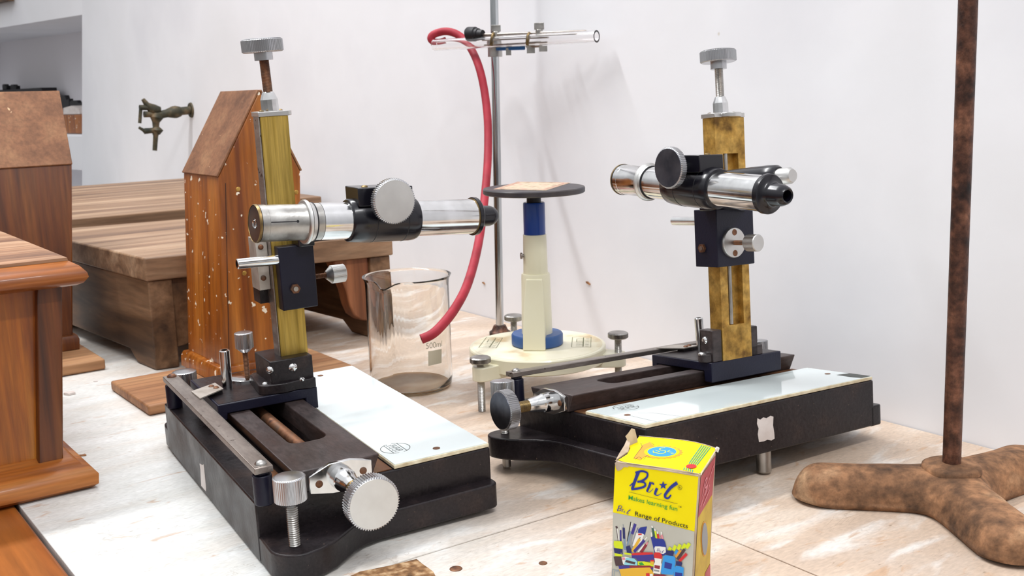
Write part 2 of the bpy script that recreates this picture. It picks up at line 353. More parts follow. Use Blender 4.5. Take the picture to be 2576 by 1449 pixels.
# ================================================================== SETTING
WV = .7897
def struct(g, name, m, **k): o = G.done(g, name, m, **k); o['kind'] = 'structure'; return o
g = G(); g.box((-4.5, -3, -.87), (4.5, 6.5, -.85)); struct(g, 'floor', 'floor')
uK = 2.84; W2 = Vector((-.718, .696, 0)); N2 = Vector((.696, .718, 0))   # the wall turns a little at the recess
_a, _b = PP(207, 37, UV(0, WV), V), PP(207, 343, UV(0, WV), V)
def J(z): return _b+(_a-_b)*((z-_b.z)/(_a.z-_b.z))      # its leaning jamb
K = J(.3)
g = G(); a = UV(-1.6, WV); d = V*.12
g.ext([a+ZZ*-.85, J(-.85), J(2.1), a+ZZ*2.1], d); struct(g, 'wall_back', 'wall', smooth=False)
def P2(px, py, off=0.): return PP(px, py, K+N2*off, N2)
zT = _a.z; zB = _b.z; zL = PP(207, 428, UV(0, WV), V).z; sE = 0.
g = G()
xs = [0, .0012, 1.27, 2.6]; zs = [-.85, -.2, zL, zB, zT, 2.1]
Vt = {}
for i, x in enumerate(xs):
    for j, z in enumerate(zs):
        for k_ in (0, 1): Vt[i, j, k_] = g.v(J(z)+W2*x+N2*(.30*k_))
cells = {(i, j) for i in range(3) for j in range(5)}-{(1, 1), (1, 3)}
for i, j in cells:
    for k_ in (0, 1): g.f([Vt[i, j, k_], Vt[i+1, j, k_], Vt[i+1, j+1, k_], Vt[i, j+1, k_]])
    for (di, dj), (a, b_) in (((-1, 0), ((i, j), (i, j+1))), ((1, 0), ((i+1, j), (i+1, j+1))), ((0, -1), ((i, j), (i+1, j))), ((0, 1), ((i, j+1), (i+1, j+1)))):
        if (i+di, j+dj) not in cells: g.f([Vt[a+(0,)], Vt[b_+(0,)], Vt[b_+(1,)], Vt[a+(1,)]])
struct(g, 'wall_left', 'wall', smooth=False)
g = G(); a = K+W2*(sE-.1)+N2*.27
g.ext([a+ZZ*-.3, a+W2*1.6+ZZ*-.3, a+W2*1.6+ZZ*(zT+.1), a+ZZ*(zT+.1)], N2*.05); struct(g, 'wall_recess', 'recess', smooth=False)
g = G(); a = P2(0, 9, -.02); g.ext([a-W2*.1, a+W2*.9, a+W2*.9+ZZ*.03, a-W2*.1+ZZ*.03], -N2*.02); struct(g, 'trim_1', 'stool')
MT['blackish'] = mat('nickel_dark_reflection', lin('5a5b66'), .3, metal=1, cols=(lin('484a55'), lin('6e6f7a')), scale=70)  # polished knob faces: the dark room's reflection is put into the base colour
# ================================================================== TRAVELLING MICROSCOPES
def Rx(a): return Matrix.Rotation(a, 3, 'X')
def Ry(a): return Matrix.Rotation(a, 3, 'Y')
def Rz(a): return Matrix.Rotation(a, 3, 'Z')
def microscope(P):
    s = P['s']; R = Rz(P['yaw']) @ Rx(P['tx']) @ Ry(P['ty']); t = Vector(P['t'])*s + Vector((0, 0, CAMZ))
    mw = R.to_4x4(); mw.translation = t
    root = empty('travelling_microscope', None, P['label'], 'microscope', 'travelling microscopes on the bench', mw=mw)
    FLIP[0] = True; SCL[0] = s
    def loc(px, py, ax, val):        # ray through a pixel, met with a plane of the instrument's own frame
        r = R.transposed() @ ray(px, py); o = R.transposed() @ (EYE-t)
        r = Vector((r.x, -r.y, r.z)); o = Vector((o.x, -o.y, o.z))/s
        return o + r*((val-o[ax])/r[ax])
    Lb, Wd, Hf, Hb, ff = .2467, .16, .0217, .0386, .0108
    # --- cast base with flanges
    g = G()
    g.grid_hole([0, .034, .214, Lb], [0, .040, .066, Wd], -Hb+.0003, 0, [(1, 1)])
    def arc(cx, cy, r, a0, a1, n=10): return [(cx+r*math.cos(math.radians(a0+(a1-a0)*i/n)), cy+r*math.sin(math.radians(a0+(a1-a0)*i/n))) for i in range(n+1)]
    fl = [(.004, .0005)] + arc(-.0215, .0175, .0175, 270, 180, 8) + [(-.0375, .027), (-.0330, .0365), (-.0265, .0445), (-.0195, .0530), (-.0145, .062), (-.0118, .073)] + arc(-ff+.006, Wd-.006, .006, 180, 90, 5) + [(.004, Wd)]
    g.prism(fl, -Hb, -Hf)
    g.prism([(Lb-.004, .0005)] + arc(Lb+.012, .0145, .014, 270, 450, 8) + [(Lb+.012, .032), (Lb+ff, .045)] + arc(Lb+ff-.004, Wd-.004, .004, 0, 90, 4) + [(Lb-.004, Wd)], -Hb, -Hf)
    base = g.done('cast_base', 'black', root, bevel=.0012, seg=3)
    # --- slide (dovetail rail) with slot
    x0, x1, y0, y1, zr = -.0033, .2436, .0241, .0801, .0142
    g = G(); sx0, sx1, sy0, sy1 = .0485, .1975, .0395, .0655
    n = 8; c = (sy0+sy1)/2; rr = (sy1-sy0)/2*.62
    inner = []
    for (cx_, cy_, a0) in ((sx1-rr, sy1-rr, 0), (sx0+rr, sy1-rr, 90), (sx0+rr, sy0+rr, 180), (sx1-rr, sy0+rr, 270)):
        inner += arc(cx_, cy_, rr, a0, a0+90, n)
    outer = []
    for i, (cx_, cy_) in enumerate(((x1, y1), (x0, y1), (x0, y0), (x1, y0))): outer += [(cx_, cy_)]*(n+1)
    def ringpts(pts, z, ins=0): return [g.v((p[0], p[1]-math.copysign(ins, p[1]-c) if ins else p[1], z)) for p in pts]
    # use corner fans
    def mk(z, ins):
        cor = [g.v((a, b_-math.copysign(ins, b_-c), z)) for a, b_ in ((x1, y1), (x0, y1), (x0, y0), (x1, y0))]
        inn = [g.v((p[0], p[1], z)) for p in inner]; return cor, inn
    c1, i1 = mk(zr, 0); c0, i0 = mk(.0002, .0065); N = len(inner)
    for cc, ii in ((c1, i1), (c0, i0)):
        for k_ in range(4):
            st = k_*(n+1)
            for j in range(n): g.f([cc[k_], ii[st+j], ii[st+j+1]])
            g.f([cc[k_], ii[st+n], ii[(st+n+1) % N], cc[(k_+1) % 4]])
    for j in range(N): g.f([i1[j], i1[(j+1) % N], i0[(j+1) % N], i0[j]])
    for k_ in range(4): g.f([c1[k_], c1[(k_+1) % 4], c0[(k_+1) % 4], c0[k_]])
    rail = g.done('dovetail_slide', 'rail', root, bevel=.0009, seg=2)
    g = G(); g.box((.002, .0745, .0001), (Lb-.002, .0895, .0007)); g.box((.002, .0195, .0001), (Lb-.002, .0265, .0007)); g.box((.004, .0180, .0003), (Lb-.004, .0192, .0035))
    g.done('slide_bed_strips', 'copper', root)
    g = G(); g.thread((.0, .0528, .0035), (.235, .0528, .0035), .0042, .0011, .0003); g.done('traverse_screw', 'rustthread', root)
    # --- milk glass plate
    g = G(); g.box((.0004, .0907, .0003), (Lb-.0006, Wd-.0004, .0028)); gl = g.done('glass_plate', ['glass_edge'], root, bevel=.0004)
    g = G(); g.box((.0012, .0914, .0027), (Lb-.0014, Wd-.0013, .0033)); g.done('glass_top_face', 'glass_white', gl)
    for (x, y) in ((.0118, .1262), (.2319, .1252)):
        g = G(); g.lathe((x, y, .0030), (0, 0, 1), [(0, .0026), (.0006, .0024), (.0007, .0012)], 20); g.done('countersunk_screw', 'rustthread', gl)
    # engraved oval maker's mark
    cx_, cy_ = .0288, .1040; g = G()
    def EP(a, b_): return (cx_+a, cy_+b_, .00342)
    for a0, a1 in ((8, 176), (188, 356)):
        ribbon(g, [EP(.0098*math.cos(math.radians(a)), .0098*math.sin(math.radians(a))) for a in range(a0, a1, 8)], .0004, (0, 0, 1))
    ribbon(g, [EP(-.0085, -.0046), EP(.0085, -.0046)], .0004, (0, 0, 1)); ribbon(g, [EP(-.0085, .0046), EP(.0085, .0046)], .0004, (0, 0, 1))
    for k_, w in ((-.006, 1), (-.0035, 0), (-.0010, 1), (.0015, 0), (.004, 1), (.0065, 0)):
        ribbon(g, [EP(k_, -.003), EP(k_, .003)], .0004, (0, 0, 1))
        if w: ribbon(g, [EP(k_, .003), EP(k_+.0017, .0027), EP(k_+.0017, .0008), EP(k_, .0002)], .00035, (0, 0, 1))
        else: ribbon(g, [EP(k_, -.003), EP(k_+.0017, -.003)], .00035, (0, 0, 1)); ribbon(g, [EP(k_, 0), EP(k_+.0014, 0)], .00035, (0, 0, 1))
    g.done('oval_maker_mark', 'ink', gl, smooth=False)
    if P['kind'] == 'R':
        g = G()
        for pts in (((.0215, .1265), (.0262, .1318), (.0291, .1341), (.0345, .1585)), ((.0118, .1290), (.0113, .1590))):
            ribbon(g, [(a, b_, .0034) for a, b_ in pts], .0003, (0, 0, 1))
        g.face([(.2325, .134, .0034), (.2455, .137, .0034), (.2455, .1585, .0034), (.2338, .1585, .0034), (.2318, .150, .0034)])
        g.done('cracks_and_chip', 'ink', gl, smooth=False)
        a = [loc(px, py, 1, Wd) for px, py in ((1905, 1052), (1912, 1056), (1920, 1050), (1928, 1052), (1938, 1046), (1945, 1048), (1944, 1070), (1947, 1088), (1948, 1103), (1940, 1108), (1930, 1106), (1921, 1110), (1909, 1112), (1906, 1092), (1908, 1078), (1904, 1066))]
        g = G(); g.ext([(p.x, Wd-.0002, p.z) for p in a], (0, .0005, 0)); g.done('torn_sticker', 'paper', base)
    else:
        a = [loc(px, py, 1, 0) for px, py in ((503, 1166), (509, 1170), (513, 1168), (519, 1228), (519, 1236), (507, 1222), (505, 1180))]
        g = G(); g.ext([(p.x, .0002, p.z) for p in a], (0, -.0005, 0)); g.done('torn_sticker', 'paper', base)
    # --- main scale bar on posts
    g = G()
    g.box((-.0100, -.0010, .0208), (.2352, .0102, .0248)); rul = g.done('scale_bar', 'ruler', root, bevel=.0004)
    g = G()
    for i in range(200):
        x = .012+i*.001; w = .0030 if i % 10 == 0 else (.0022 if i % 5 == 0 else .0014); g.face([(x, .0102, .02485), (x+.00018, .0102, .02485), (x+.00018, .0102-w, .02485), (x, .0102-w, .02485)])
    g.done('scale_graduations', 'ink', rul, smooth=False)
    for x, mm in ((-.0035, 'steel'), (.2300, 'rustthread')):
        g = G(); g.cyl((x, .0048, .0), (x, .0048, .0185), .0058, n=28); g.cyl((x, .0048, .0185), (x, .0048, .0208), .0046, n=6); g.done('scale_post', 'blackside', root, bevel=.0006)
        g = G(); g.lathe((x, .0048, .0247), (0, 0, 1), [(0, .0037), (.0008, .0036), (.0019, .0026), (.0026, .0008)], 20); g.done('scale_screw', mm, rul)
    # --- levelling screws
    for x, y, top in ((-.0239, .0148, .0216), (Lb+.0125, .0205, .0205)):
        g = G(); g.knurl((x, y, top-.0155), (x, y, top-.0004), .0096, 44, .0004, .0006); g.lathe((x, y, top-.0005), (0, 0, 1), [(0, .0088), (.0008, .0035), (.0009, .0004)], 40); g.cyl((x, y, top-.0185), (x, y, top-.0155), .0045, .0088)
        kn = g.done('levelling_knob', 'knurl', root)
        g = G(); g.thread((x, y, -Hf-.0002), (x, y, top-.0180), .0036, .0013, .0005); g.done('levelling_thread', 'steel', kn)
        zf = -(mw @ Vector((x*s, -y*s, -Hb*s))).z/s-Hb
        g = G(); g.cyl((x, y, zf+.0009), (x, y, -Hb+.001), .0034, .0036); g.done('levelling_foot', 'steel', kn)
    x, y = .126, .1500; zf = -(mw @ Vector((x*s, -y*s, -Hb*s))).z/s-Hb
    g = G(); g.lathe((x, y, zf+.0011), (0, 0, 1), [(0, .0046), (.0012, .0058), (-zf-Hb+.001, .0058)], 32); g.done('rear_foot', 'steel', root)
    if P['kind'] == 'L':
        for (x, y) in ((.012, .146), (Lb-.01, .146)):
            zf = -(mw @ Vector((x*s, -y*s, -Hb*s))).z/s-Hb
            g = G(); g.cyl((x, y, zf+.0004), (x, y, -Hb+.001), .006); g.done('rubber_foot', 'gloss', root)
    # --- horizontal traverse knob
    hy, hz, hx = .0528, .0061, P['hx']
    g = G()
    g.ext([(-.0062, hy-.0205, hz-.0065), (-.0062, hy-.0205, hz+.0045), (-.0062, hy-.007, hz+.0100), (-.0062, hy+.007, hz+.0100), (-.0062, hy+.0205, hz+.0065), (-.0062, hy+.0205, hz-.0045), (-.0062, hy+.006, hz-.0095), (-.0062, hy-.006, hz-.0095)], (.0030, 0, 0))
    nut = g.done('bearing_plate', 'chrome', root, bevel=.0005)
    g = G(); g.box((-.0034, hy-.014, hz-.006), (.001, hy+.014, hz+.006)); g.done('plate_backing', 'rail', nut)
    for dy in (-.0144, .0144):
        g = G(); g.lathe((-.0060, hy+dy, hz+(0.0008 if dy > 0 else -.0012)), (-1, 0, 0), [(0, .0024), (.0006, .0023), (.0013, .0010)], 18); g.done('plate_screw', 'rustthread', nut)
    g = G(); g.lathe((-.0060, hy, hz), (-1, 0, 0), [(0, .0078), (.0065, .0074), (.0075, .0066), (.016, .0058), (.020, .0046)], 32); g.done('bearing_sleeve', 'chrome', nut)
    g = G(); g.thread((-.024, hy, hz), (hx+.009, hy, hz), .0044, .0009, .0002); g.done('knob_screw', 'brassthread', nut)
    g = G(); g.knurl((hx+.0095, hy, hz), (hx, hy, hz), P['kr'], 62, .0007, .0008); hk = g.done('traverse_knob', 'knurl', root)
    g = G(); g.lathe((hx+.0002, hy, hz), (-1, 0, 0), [(0, P['kr']-.0013), (.0004, P['kr']-.0014)], 60); g.done('knob_face', P['kface'], hk)
    # --- carriage on the slide
    cx, cl, cy0, cy1, cz = P['cx'], .0817, .0164, .0907, .0221
    g = G(); prof = [(cy0, .0142), (cy0, cz), (cy1, cz), (cy1, .0057), (.0815, .0057), (.0812, .0148), (.0232, .0148), (.0228, .0100), (cy0, .0100)]
    g.ext([(cx, a, b_) for a, b_ in prof], (cl, 0, 0)); car = g.done('carriage', 'blackside', root, bevel=.0007)
    g = G(); g.box((cx+.0014, cy0+.0014, cz-.0002), (cx+cl-.0014, cy1-.0014, cz+.0002)); g.done('carriage_top', 'black', car)
    g = G(); dx = cx-.1396
    g.ext([(a+dx, b_, .0250) for a, b_ in ((.1757, .0070), (.1872, .0275), (.1673, .0285), (.1529, .0078))], (0, 0, .0008)); vp = g.done('vernier_plate', 'plate', car)
    g = G(); g.box((.168+dx, .0185, cz), (.183+dx, .0278, .0252)); g.done('vernier_block', 'black', vp)
    for (a, b_) in ((.1725, .0245), (.1785, .0225)):
        g = G(); g.lathe((a+dx, b_, .0257), (0, 0, 1), [(0, .0022), (.0005, .0021), (.0014, .0010)], 16); g.done('vernier_screw', 'rustthread', vp)
    g = G(); g.lathe((.1812+dx, .0349, cz), (-.06, 0, 1), [(0, .0039), (.0290, .0039), (.0296, .0034), (.0296, .0022), (.025, .0022)], 28); g.done('carriage_handle_pin', 'chrome', car)
    bx, by = .1975+dx, .0550
    g = G(); g.lathe((bx, by, cz), (0, 0, 1), [(0, .0150), (.0016, .0150), (.0020, .0144)], 40); ck = g.done('clamp_disc', 'chrome', car)
    g = G(); g.thread((bx, by, cz+.001), (bx, by, .0440), .0022, .0010, .0004); g.done('clamp_screw', 'rustthread', ck)
    g = G(); g.knurl((bx, by, .0460), (bx, by, .0585), .0070, 40, .0003, .0005); g.cyl((bx, by, .0430), (bx, by, .0462), .0030, .0062); g.lathe((bx, by, .0584), (0, 0, 1), [(0, .0064), (.0006, .002)], 30); g.done('clamp_knob', 'knurl', ck)
    # --- upright column
    a0 = P['cx']+.0135; a1 = a0+P['a']; k1 = .0904; k0 = k1-P['b']; zt = .2219
    g = G(); sa, sb = a0+P['a']*.25, a0+P['a']*.76
    g.grid_hole([a0, sa, sb, a1], [.0509, .1925], k1-.0055, k1, []) if False else None
    # U-section along +y face: body, then the grooved front built as frame
    dpt = min(.006, P['b']*.45)
    g.box((a0, k0, .0221), (a1, k1-dpt, zt)); g.box((a0, k1-dpt, .0221), (sa, k1, zt)); g.box((sb, k1-dpt, .0221), (a1, k1, zt)); g.box((sa, k1-dpt, .0221), (sb, k1, .0509)); g.box((sa, k1-dpt, .1925), (sb, k1, zt))
    colm = g.done('brass_column', P['brass'], root, smooth=False)
    g = G(); g.cyl((sa+.0045, k1-dpt*.45, .0515), (sa+.0045, k1-dpt*.45, .1925), .0021, n=20); g.done('lead_rod', 'steel', colm)
    g = G(); g.box((a0+.0008, k0-.0012, .028), (a1-.0025, k0, zt)); g.done('column_scale', 'ruler', colm, bevel=.0003)
    km, kn_ = (a0+a1)/2, (k0+k1)/2
    g = G(); ta = [(a0-.0006, k0-.0014), (a0-.0006, k1+.0008), (km-P['a']*.28, k1+.0008)] + arc(km, k1+.0008, P['a']*.28, 180, 0, 10)[1:-1] + [(km+P['a']*.28, k1+.0008), (a1+.0004, k1+.0008), (a1+.0004, k0-.0014)]
    g.prism(ta, zt+.0001, zt+.0036); tp = g.done('column_cap', 'alu', colm, bevel=.0004)
    for p in ((a0+.005, k0+.003), (km+.006, k1-.001)):
        g = G(); g.lathe((p[0], p[1], zt+.0034), (0, 0, 1), [(0, .0019), (.0007, .0018), (.0013, .0008)], 14); g.done('cap_screw', 'brassthread', tp)
    kx, ky = km+P['kox'], kn_+.0015; sl = P['slant']
    def top(z): return (kx+sl[0]*(z-.2255), ky+sl[1]*(z-.2255), z)
    g = G(); g.lathe(top(.2252), Vector(top(1))-Vector(top(0)), [(0, .0064), (.0085, .0064), (.0135, .0044), (.0140, .0038)], 12); g.done('screw_collar', 'chrome', colm, angle=20)
    g = G(); g.thread(top(.2388), top(.2640), .0035, .0008, .00025); g.done('elevating_screw', P['thr'], colm)
    g = G(); g.cyl(top(.2615), top(.2675), .0066, n=32); g.knurl(top(.2670), top(.2765), .0148, 70, .00045, .0008); g.lathe(top(.2764), Vector(top(1))-Vector(top(0)), [(0, .0140), (.0006, .0120)], 48); g.done('elevating_knob', 'knurl', colm)
    # --- column bracket
    g = G(); X0 = a0-.0105
    if P['kind'] == 'L':
        g.prism([(X0, .0575), (X0, k1-.0004), (a1+.012, k1-.0004), (a1+.012, .0575)], .0285, .0462)
        g.prism([(X0-.003, .0590)] + arc(X0+.004, .0545, .0058, 200, 290, 6) + [(a1+.010, .0520), (a1+.014, .056), (a1+.014, k1-.0002), (X0-.0035, k1-.0002), (X0-.0045, k1-.006), (X0-.0025, .076), (X0-.0045, .067)], cz, .0296)
        br = g.done('column_bracket', P['brk'], root, bevel=.0008)
        scr = (((X0, .0745, .0392), (-1, 0, 0), .0033), ((X0+.001, .0577, .0400), (-.75, -.66, 0), .0028), ((X0-.0015, .0800, .0292), (0, 0, 1), .0025), ((X0+.003, .0540, .0292), (0, 0, 1), .0027))
    else:
        yb = k0-.0030
        g.ext([(X0, yb, cz), (X0, yb, .0485), (X0, k1-.0004, .0485), (X0, k1-.0004, cz)], (.0100, 0, 0))
        g.ext([(a1+.0004, yb, cz), (a1+.0004, yb, .0470), (a1+.0004, k1-.0004, .0470), (a1+.0004, k1-.0004, cz)], (.0075, 0, 0))
        g.box((a1+.0004, yb, cz), (a1+.0135, k1-.0004, .0305)); g.box((X0, yb, cz), (a1+.0075, k0-.0002, .0475))
        g.prism(arc(X0-.000, .0815, .0068, 90, 270, 8), cz, .0290)
        br = g.done('column_bracket', P['brk'], root, bevel=.0008)
        scr = (((X0, .0810, .0400), (-1, 0, 0), .0030), ((X0-.003, .0810, .0285), (0, 0, 1), .0040))
    for p, d_, r in scr:
        g = G(); g.lathe(p, d_, [(-.0005, r), (.0008, r), (.0018, r*.7), (.0022, r*.3)], 18); g.done('bracket_screw', 'chrome', br)
    # --- slider on the column
    dz = P['tz']-.1481; dx = P['cx']-.1396
    S0, S1, Y0, Y1, z0, z1 = .1435+dx, .1815+dx, .0722, .0982, .0820+dz, .1290+dz
    g = G()
    ya = Y0; kk0 = k0-.0016
    if P['kind'] == 'L': ya = .0715
    g.prism([(S0, ya), (a0-.0002, ya), (a0-.0002, k1+.0003), (a1+.0002, k1+.0003), (a1+.0002, ya), (S1+.004, ya), (S1+.004, Y1), (S0, Y1)], z0, z1)
    sld = g.done('slider_block', 'blackside', root, bevel=.0007)
    if P['kind'] == 'L':
        g = G(); g.box((a0+.006, .0600, .0965+dz), (a0+.0245, k0-.0014, .1345+dz)); nv = g.done('height_vernier', 'plate', sld, bevel=.0003)
        g = G(); g.box((a0+.014, .0620, .0850+dz), (a0+.030, k0-.0014, .1300+dz)); g.done('vernier_backing', 'black', nv)
        for z in (.1055, .1285):
            g = G(); g.lathe((a0+.0055, .0635, z+dz), (-1, -.3, 0), [(0, .0020), (.0005, .0020), (.0013, .0009)], 14); g.done('vernier_screw', 'rustthread', nv)
    g = G(); hz_ = .1195+dz; g.lathe((S0+.004, ya+.001, hz_), (0, -1, .02), [(0, .0038), (.0300, .0038), (.0306, .0033), (.0306, .0022), (.0250, .0022)], 28); g.done('slider_handle_pin', 'chrome', sld)
    g = G(); g.lathe((S0, .0815, .0975+dz), (-1, 0, 0), [(0, .0037), (.0022, .0037)], 6); hx_ = g.done('hex_nut', 'rustthread', sld, angle=20)
    g = G(); g.lathe((S0-.0018, .0815, .0975+dz), (-1, 0, 0), [(0, .0019), (.0010, .0018)], 16); g.done('grub_screw', 'steel', hx_)
    sc0 = Vector((.1605+dx, Y1, .1010+dz))
    if P['kind'] == 'R':
        g = G(); g.lathe(sc0, (0, 1, 0), [(0, .0124), (.0022, .0124), (.0028, .0120)], 44); dd = g.done('clamp_plate', 'alu', sld)
        for z in (-.0085, .0085):
            g = G(); g.lathe(sc0+Vector((0, .0028, z)), (0, 1, 0), [(0, .0026), (.0003, .0025)], 18); g.done('recessed_screw', 'rustthread', dd)
    g = G(); g.thread(sc0, sc0+Vector((0, .0165, 0)), .0020, .0010, .0004); g.done('slider_clamp_screw', 'rustthread', sld)
    g = G(); g.cyl(sc0+Vector((0, .0135, 0)), sc0+Vector((0, .0175, 0)), .0030, .0066); g.knurl(sc0+Vector((0, .0172, 0)), sc0+Vector((0, .0285, 0)), .0069, 44, .0002, .0005); g.done('slider_clamp_knob', 'alu', sld)
    # --- telescope
    ts = root
    T0 = Vector((P['Tx'], .1304, P['tz'])); TD = Vector((P['tyaw'], 1, -P['ttilt']))     # a point = T0 + TD*(y-.1304)
    def tp_(y, ox=0, oz=0): return T0+TD*(y-.1304)+Vector((ox, 0, oz))
    tube_ = G(); tube_.lathe(tp_(.0850), TD, [(0, .0128), (.1200, .0128)], 56); tel = tube_.done('telescope_tube', 'chrome', root)
    if P['kind'] == 'L': pr = [(0, .0100), (.0003, .0112), (.0007, .0124), (.0040, .0125)]
    g = G(); g.lathe(tp_(.0420), TD, [(0, .0118), (.0003, .0124), (.0050, .0124), (.0052, .0122), (.0300, .0122), (.0310, .0126), (.0430, .0126)], 56); eb = g.done('eyepiece_barrel', 'chrome' if P['kind'] == 'R' else 'steel', tel)
    g = G(); g.lathe(tp_(.0402), TD, [(.0006, .0030), (.0002, .0035), (0, .0118), (.0006, .0126), (.0020, .0127), (.0022, .0120)], 56, cap=True); g.done('eyepiece_cap', 'gloss', eb)
    g = G(); g.lathe(tp_(.0402), TD, [(.00005, .0122), (-.0003, .0123), (.0002, .0127), (.0015, .01285), (.0017, .0126), (.0010, .0121)], 56, cap=False, close=True); g.done('eyepiece_rim', 'brassthread', eb)
    g = G(); g.lathe(tp_(.0402), TD, [(-.0004, .0010), (-.0006, .0024), (.0004, .0030)], 24); g.done('eye_lens', 'tubeglass', eb)
    if P['kind'] == 'L':
        g = G(); q = tp_(.0500); r_ = .01228
        for y_ in (0,):
            pts = [tp_(.0480+i*.0022)+Vector((-r_*math.cos(.15), 0, r_*math.sin(.15))) for i in range(9)]; ribbon(g, pts, .0006, (-1, 0, .15))
        g.lathe(tp_(.0662)+Vector((-r_*math.cos(.15)+.0004, 0, r_*math.sin(.15))), (-1, 0, .15), [(0, .0010), (.0005, .0009)], 12); g.done('barrel_slot', 'dark', eb)
    g = G(); g.lathe(tp_(.0735), TD, [(0, .0128), (.0002, .0146), (.0008, .0151), (.0022, .0151), (.0028, .0146), (.0034, .0136), (.0045, .0134), (.0058, .0131)], 56); g.done('focus_ring', 'alu', eb)
    g = G(); g.lathe(tp_(.0792), TD, [(0, .0129), (.0002, .0133), (.0009, .0133), (.0011, .0128)], 56); g.done('gap_ring', 'dark', eb)
    g = G(); g.lathe(tp_(.1050), TD, [(0, .0129), (.0004, .0143), (.0012, .0149), (.0100, .0155), (.0125, .0157), (.0460, .0157), (.0500, .0152), (.0515, .0146), (.0520, .0129)], 64); slv = g.done('clamp_sleeve', 'gloss', tel)
    g = G(); 
    for y_ in (.1215, .1452): g.lathe(tp_(y_), TD, [(0, .01572), (.0002, .01585), (.0006, .01585), (.0008, .01572)], 64)
    g.done('sleeve_seams', 'dark', slv)
    bz = P['tz']+.0130; bX = P['Tx']-.0140
    g = G(); g.hexa([Vector(p) for p in ((bX, .1100, bz-.001), (bX+.024, .1100, bz-.001), (bX+.024, .1505, bz-.003), (bX, .1505, bz-.003), (bX, .1100, bz+.0118), (bX+.024, .1100, bz+.0118), (bX+.024, .1505, bz+.0098), (bX, .1505, bz+.0098))])
    pb = g.done('pinion_box', 'gloss', tel, bevel=.0006)
    for p in ((bX+.008, .1180, bz+.0112), (bX+.016, .1420, bz+.0100)):
        g = G(); g.lathe(p, (0, -.05, 1), [(0, .0024), (.0007, .0023), (.0014, .0012)], 16); g.done('box_screw', 'brassthread', pb)
    kc = Vector((P['Tx']-.0272, .1307, P['tz']+.0149))
    g = G(); g.cyl(kc, kc+Vector((.016, 0, 0)), .0030, n=20); g.done('pinion_shaft', 'steel', pb)
    g = G(); g.knurl(kc+Vector((.0058, 0, 0)), kc, P['fr'], 64, .0006, .0008); fk = g.done('focus_knob', 'knurl', tel)
    g = G(); g.lathe(kc+Vector((.0002, 0, 0)), (-1, 0, 0), [(0, P['fr']-.0012), (.0004, P['fr']-.0013)], 60); g.done('knob_face', P['kface'], fk)
    # mount between slider and sleeve, with clamping pivot
    mz = P['tz']
    g = G(); g.hexa([Vector(p) for p in ((P['Tx']+.004, .1080, mz-.011), (S1-.004, .0850, z1-.004), (S1-.004, .0980, z1-.004), (P['Tx']+.004, .1480, mz-.012), (P['Tx']+.004, .1080, mz+.010), (S0-.003, .0850, z1+.014), (S0-.003, .0980, z1+.014), (P['Tx']+.004, .1480, mz+.006))])
    g.box((S0-.006, .0850, z1-.001), (a0-.0004, .0975, z1+.012))
    mo = g.done('telescope_mount', 'gloss', sld, bevel=.001)
    px_ = P['Tx']+.028
    g = G(); g.lathe((px_, .0920, mz+P['pz']), (0, 1, P['pt']), [(0, .0080), (.0008, .0088), (.0850, .0092), (.0940, .0086), (.0962, .0070)], 36); g.done('pivot_arm', 'gloss', mo)
    g = G(); q = Vector((px_, .0920, mz+P['pz']))+Vector((0, 1, P['pt']))*.095; g.lathe(q, (0, 1, P['pt']), [(0, .0060), (.0110, .0060), (.0135, .0045)], 32); g.done('pivot_knob', 'alu', mo)
    # objective
    g = G(); g.lathe(tp_(.2042), TD, [(0, .0128), (.0002, .0141), (.0030, .0141), (.0038, .0134), (.0045, .0102), (.0060, .0084), (.0080, .0078), (.0150, .0076), (.0190, .0062), (.0203, .0050), (.0198, .0040), (.0120, .0034)], 56)
    g.done('objective_nose', 'gloss', tel)
    if P['kind'] == 'L':
        g = G(); g.lathe(tp_(.2036), TD, [(0, .0129), (.0001, .01335), (.0008, .01335), (.0009, .0129)], 56); g.done('objective_edge', 'brassthread', tel)
    FLIP[0] = False; SCL[0] = 1.
    return root
microscope(dict(kind='L', s=1.06, yaw=2.087704, tx=-.020258, ty=-.005217, t=(-.156983, .599902, -.236906), cx=.1396, tz=.1481, Tx=.0915, tyaw=.0387, ttilt=.0776, hx=-.058, kr=.0162,
    fr=.0156, a=.0155, b=.0206, kface='alu', brass='brass', brk='black', thr='rustthread', kox=.0045, slant=(0, -.04), pt=-.05, pz=-.001,
    label='nearest travelling microscope, olive brass column, silver focus knob, in front of the glass beaker'))
microscope(dict(kind='R', s=.985, yaw=.586624, tx=-.094531, ty=.033594, t=(.002245, .843996, -.250002), cx=.1320, tz=.1668, Tx=.0840, tyaw=-.0452, ttilt=.1019, hx=-.0514, kr=.0155,
    fr=.0154, a=.0335, b=.0135, kface='blackish', brass='brassw', brk='rail', thr='steel', kox=-.0040, slant=(0, -.02), pt=.03, pz=.001,
    label='travelling microscope behind the yellow carton, square torn sticker on its black base'))
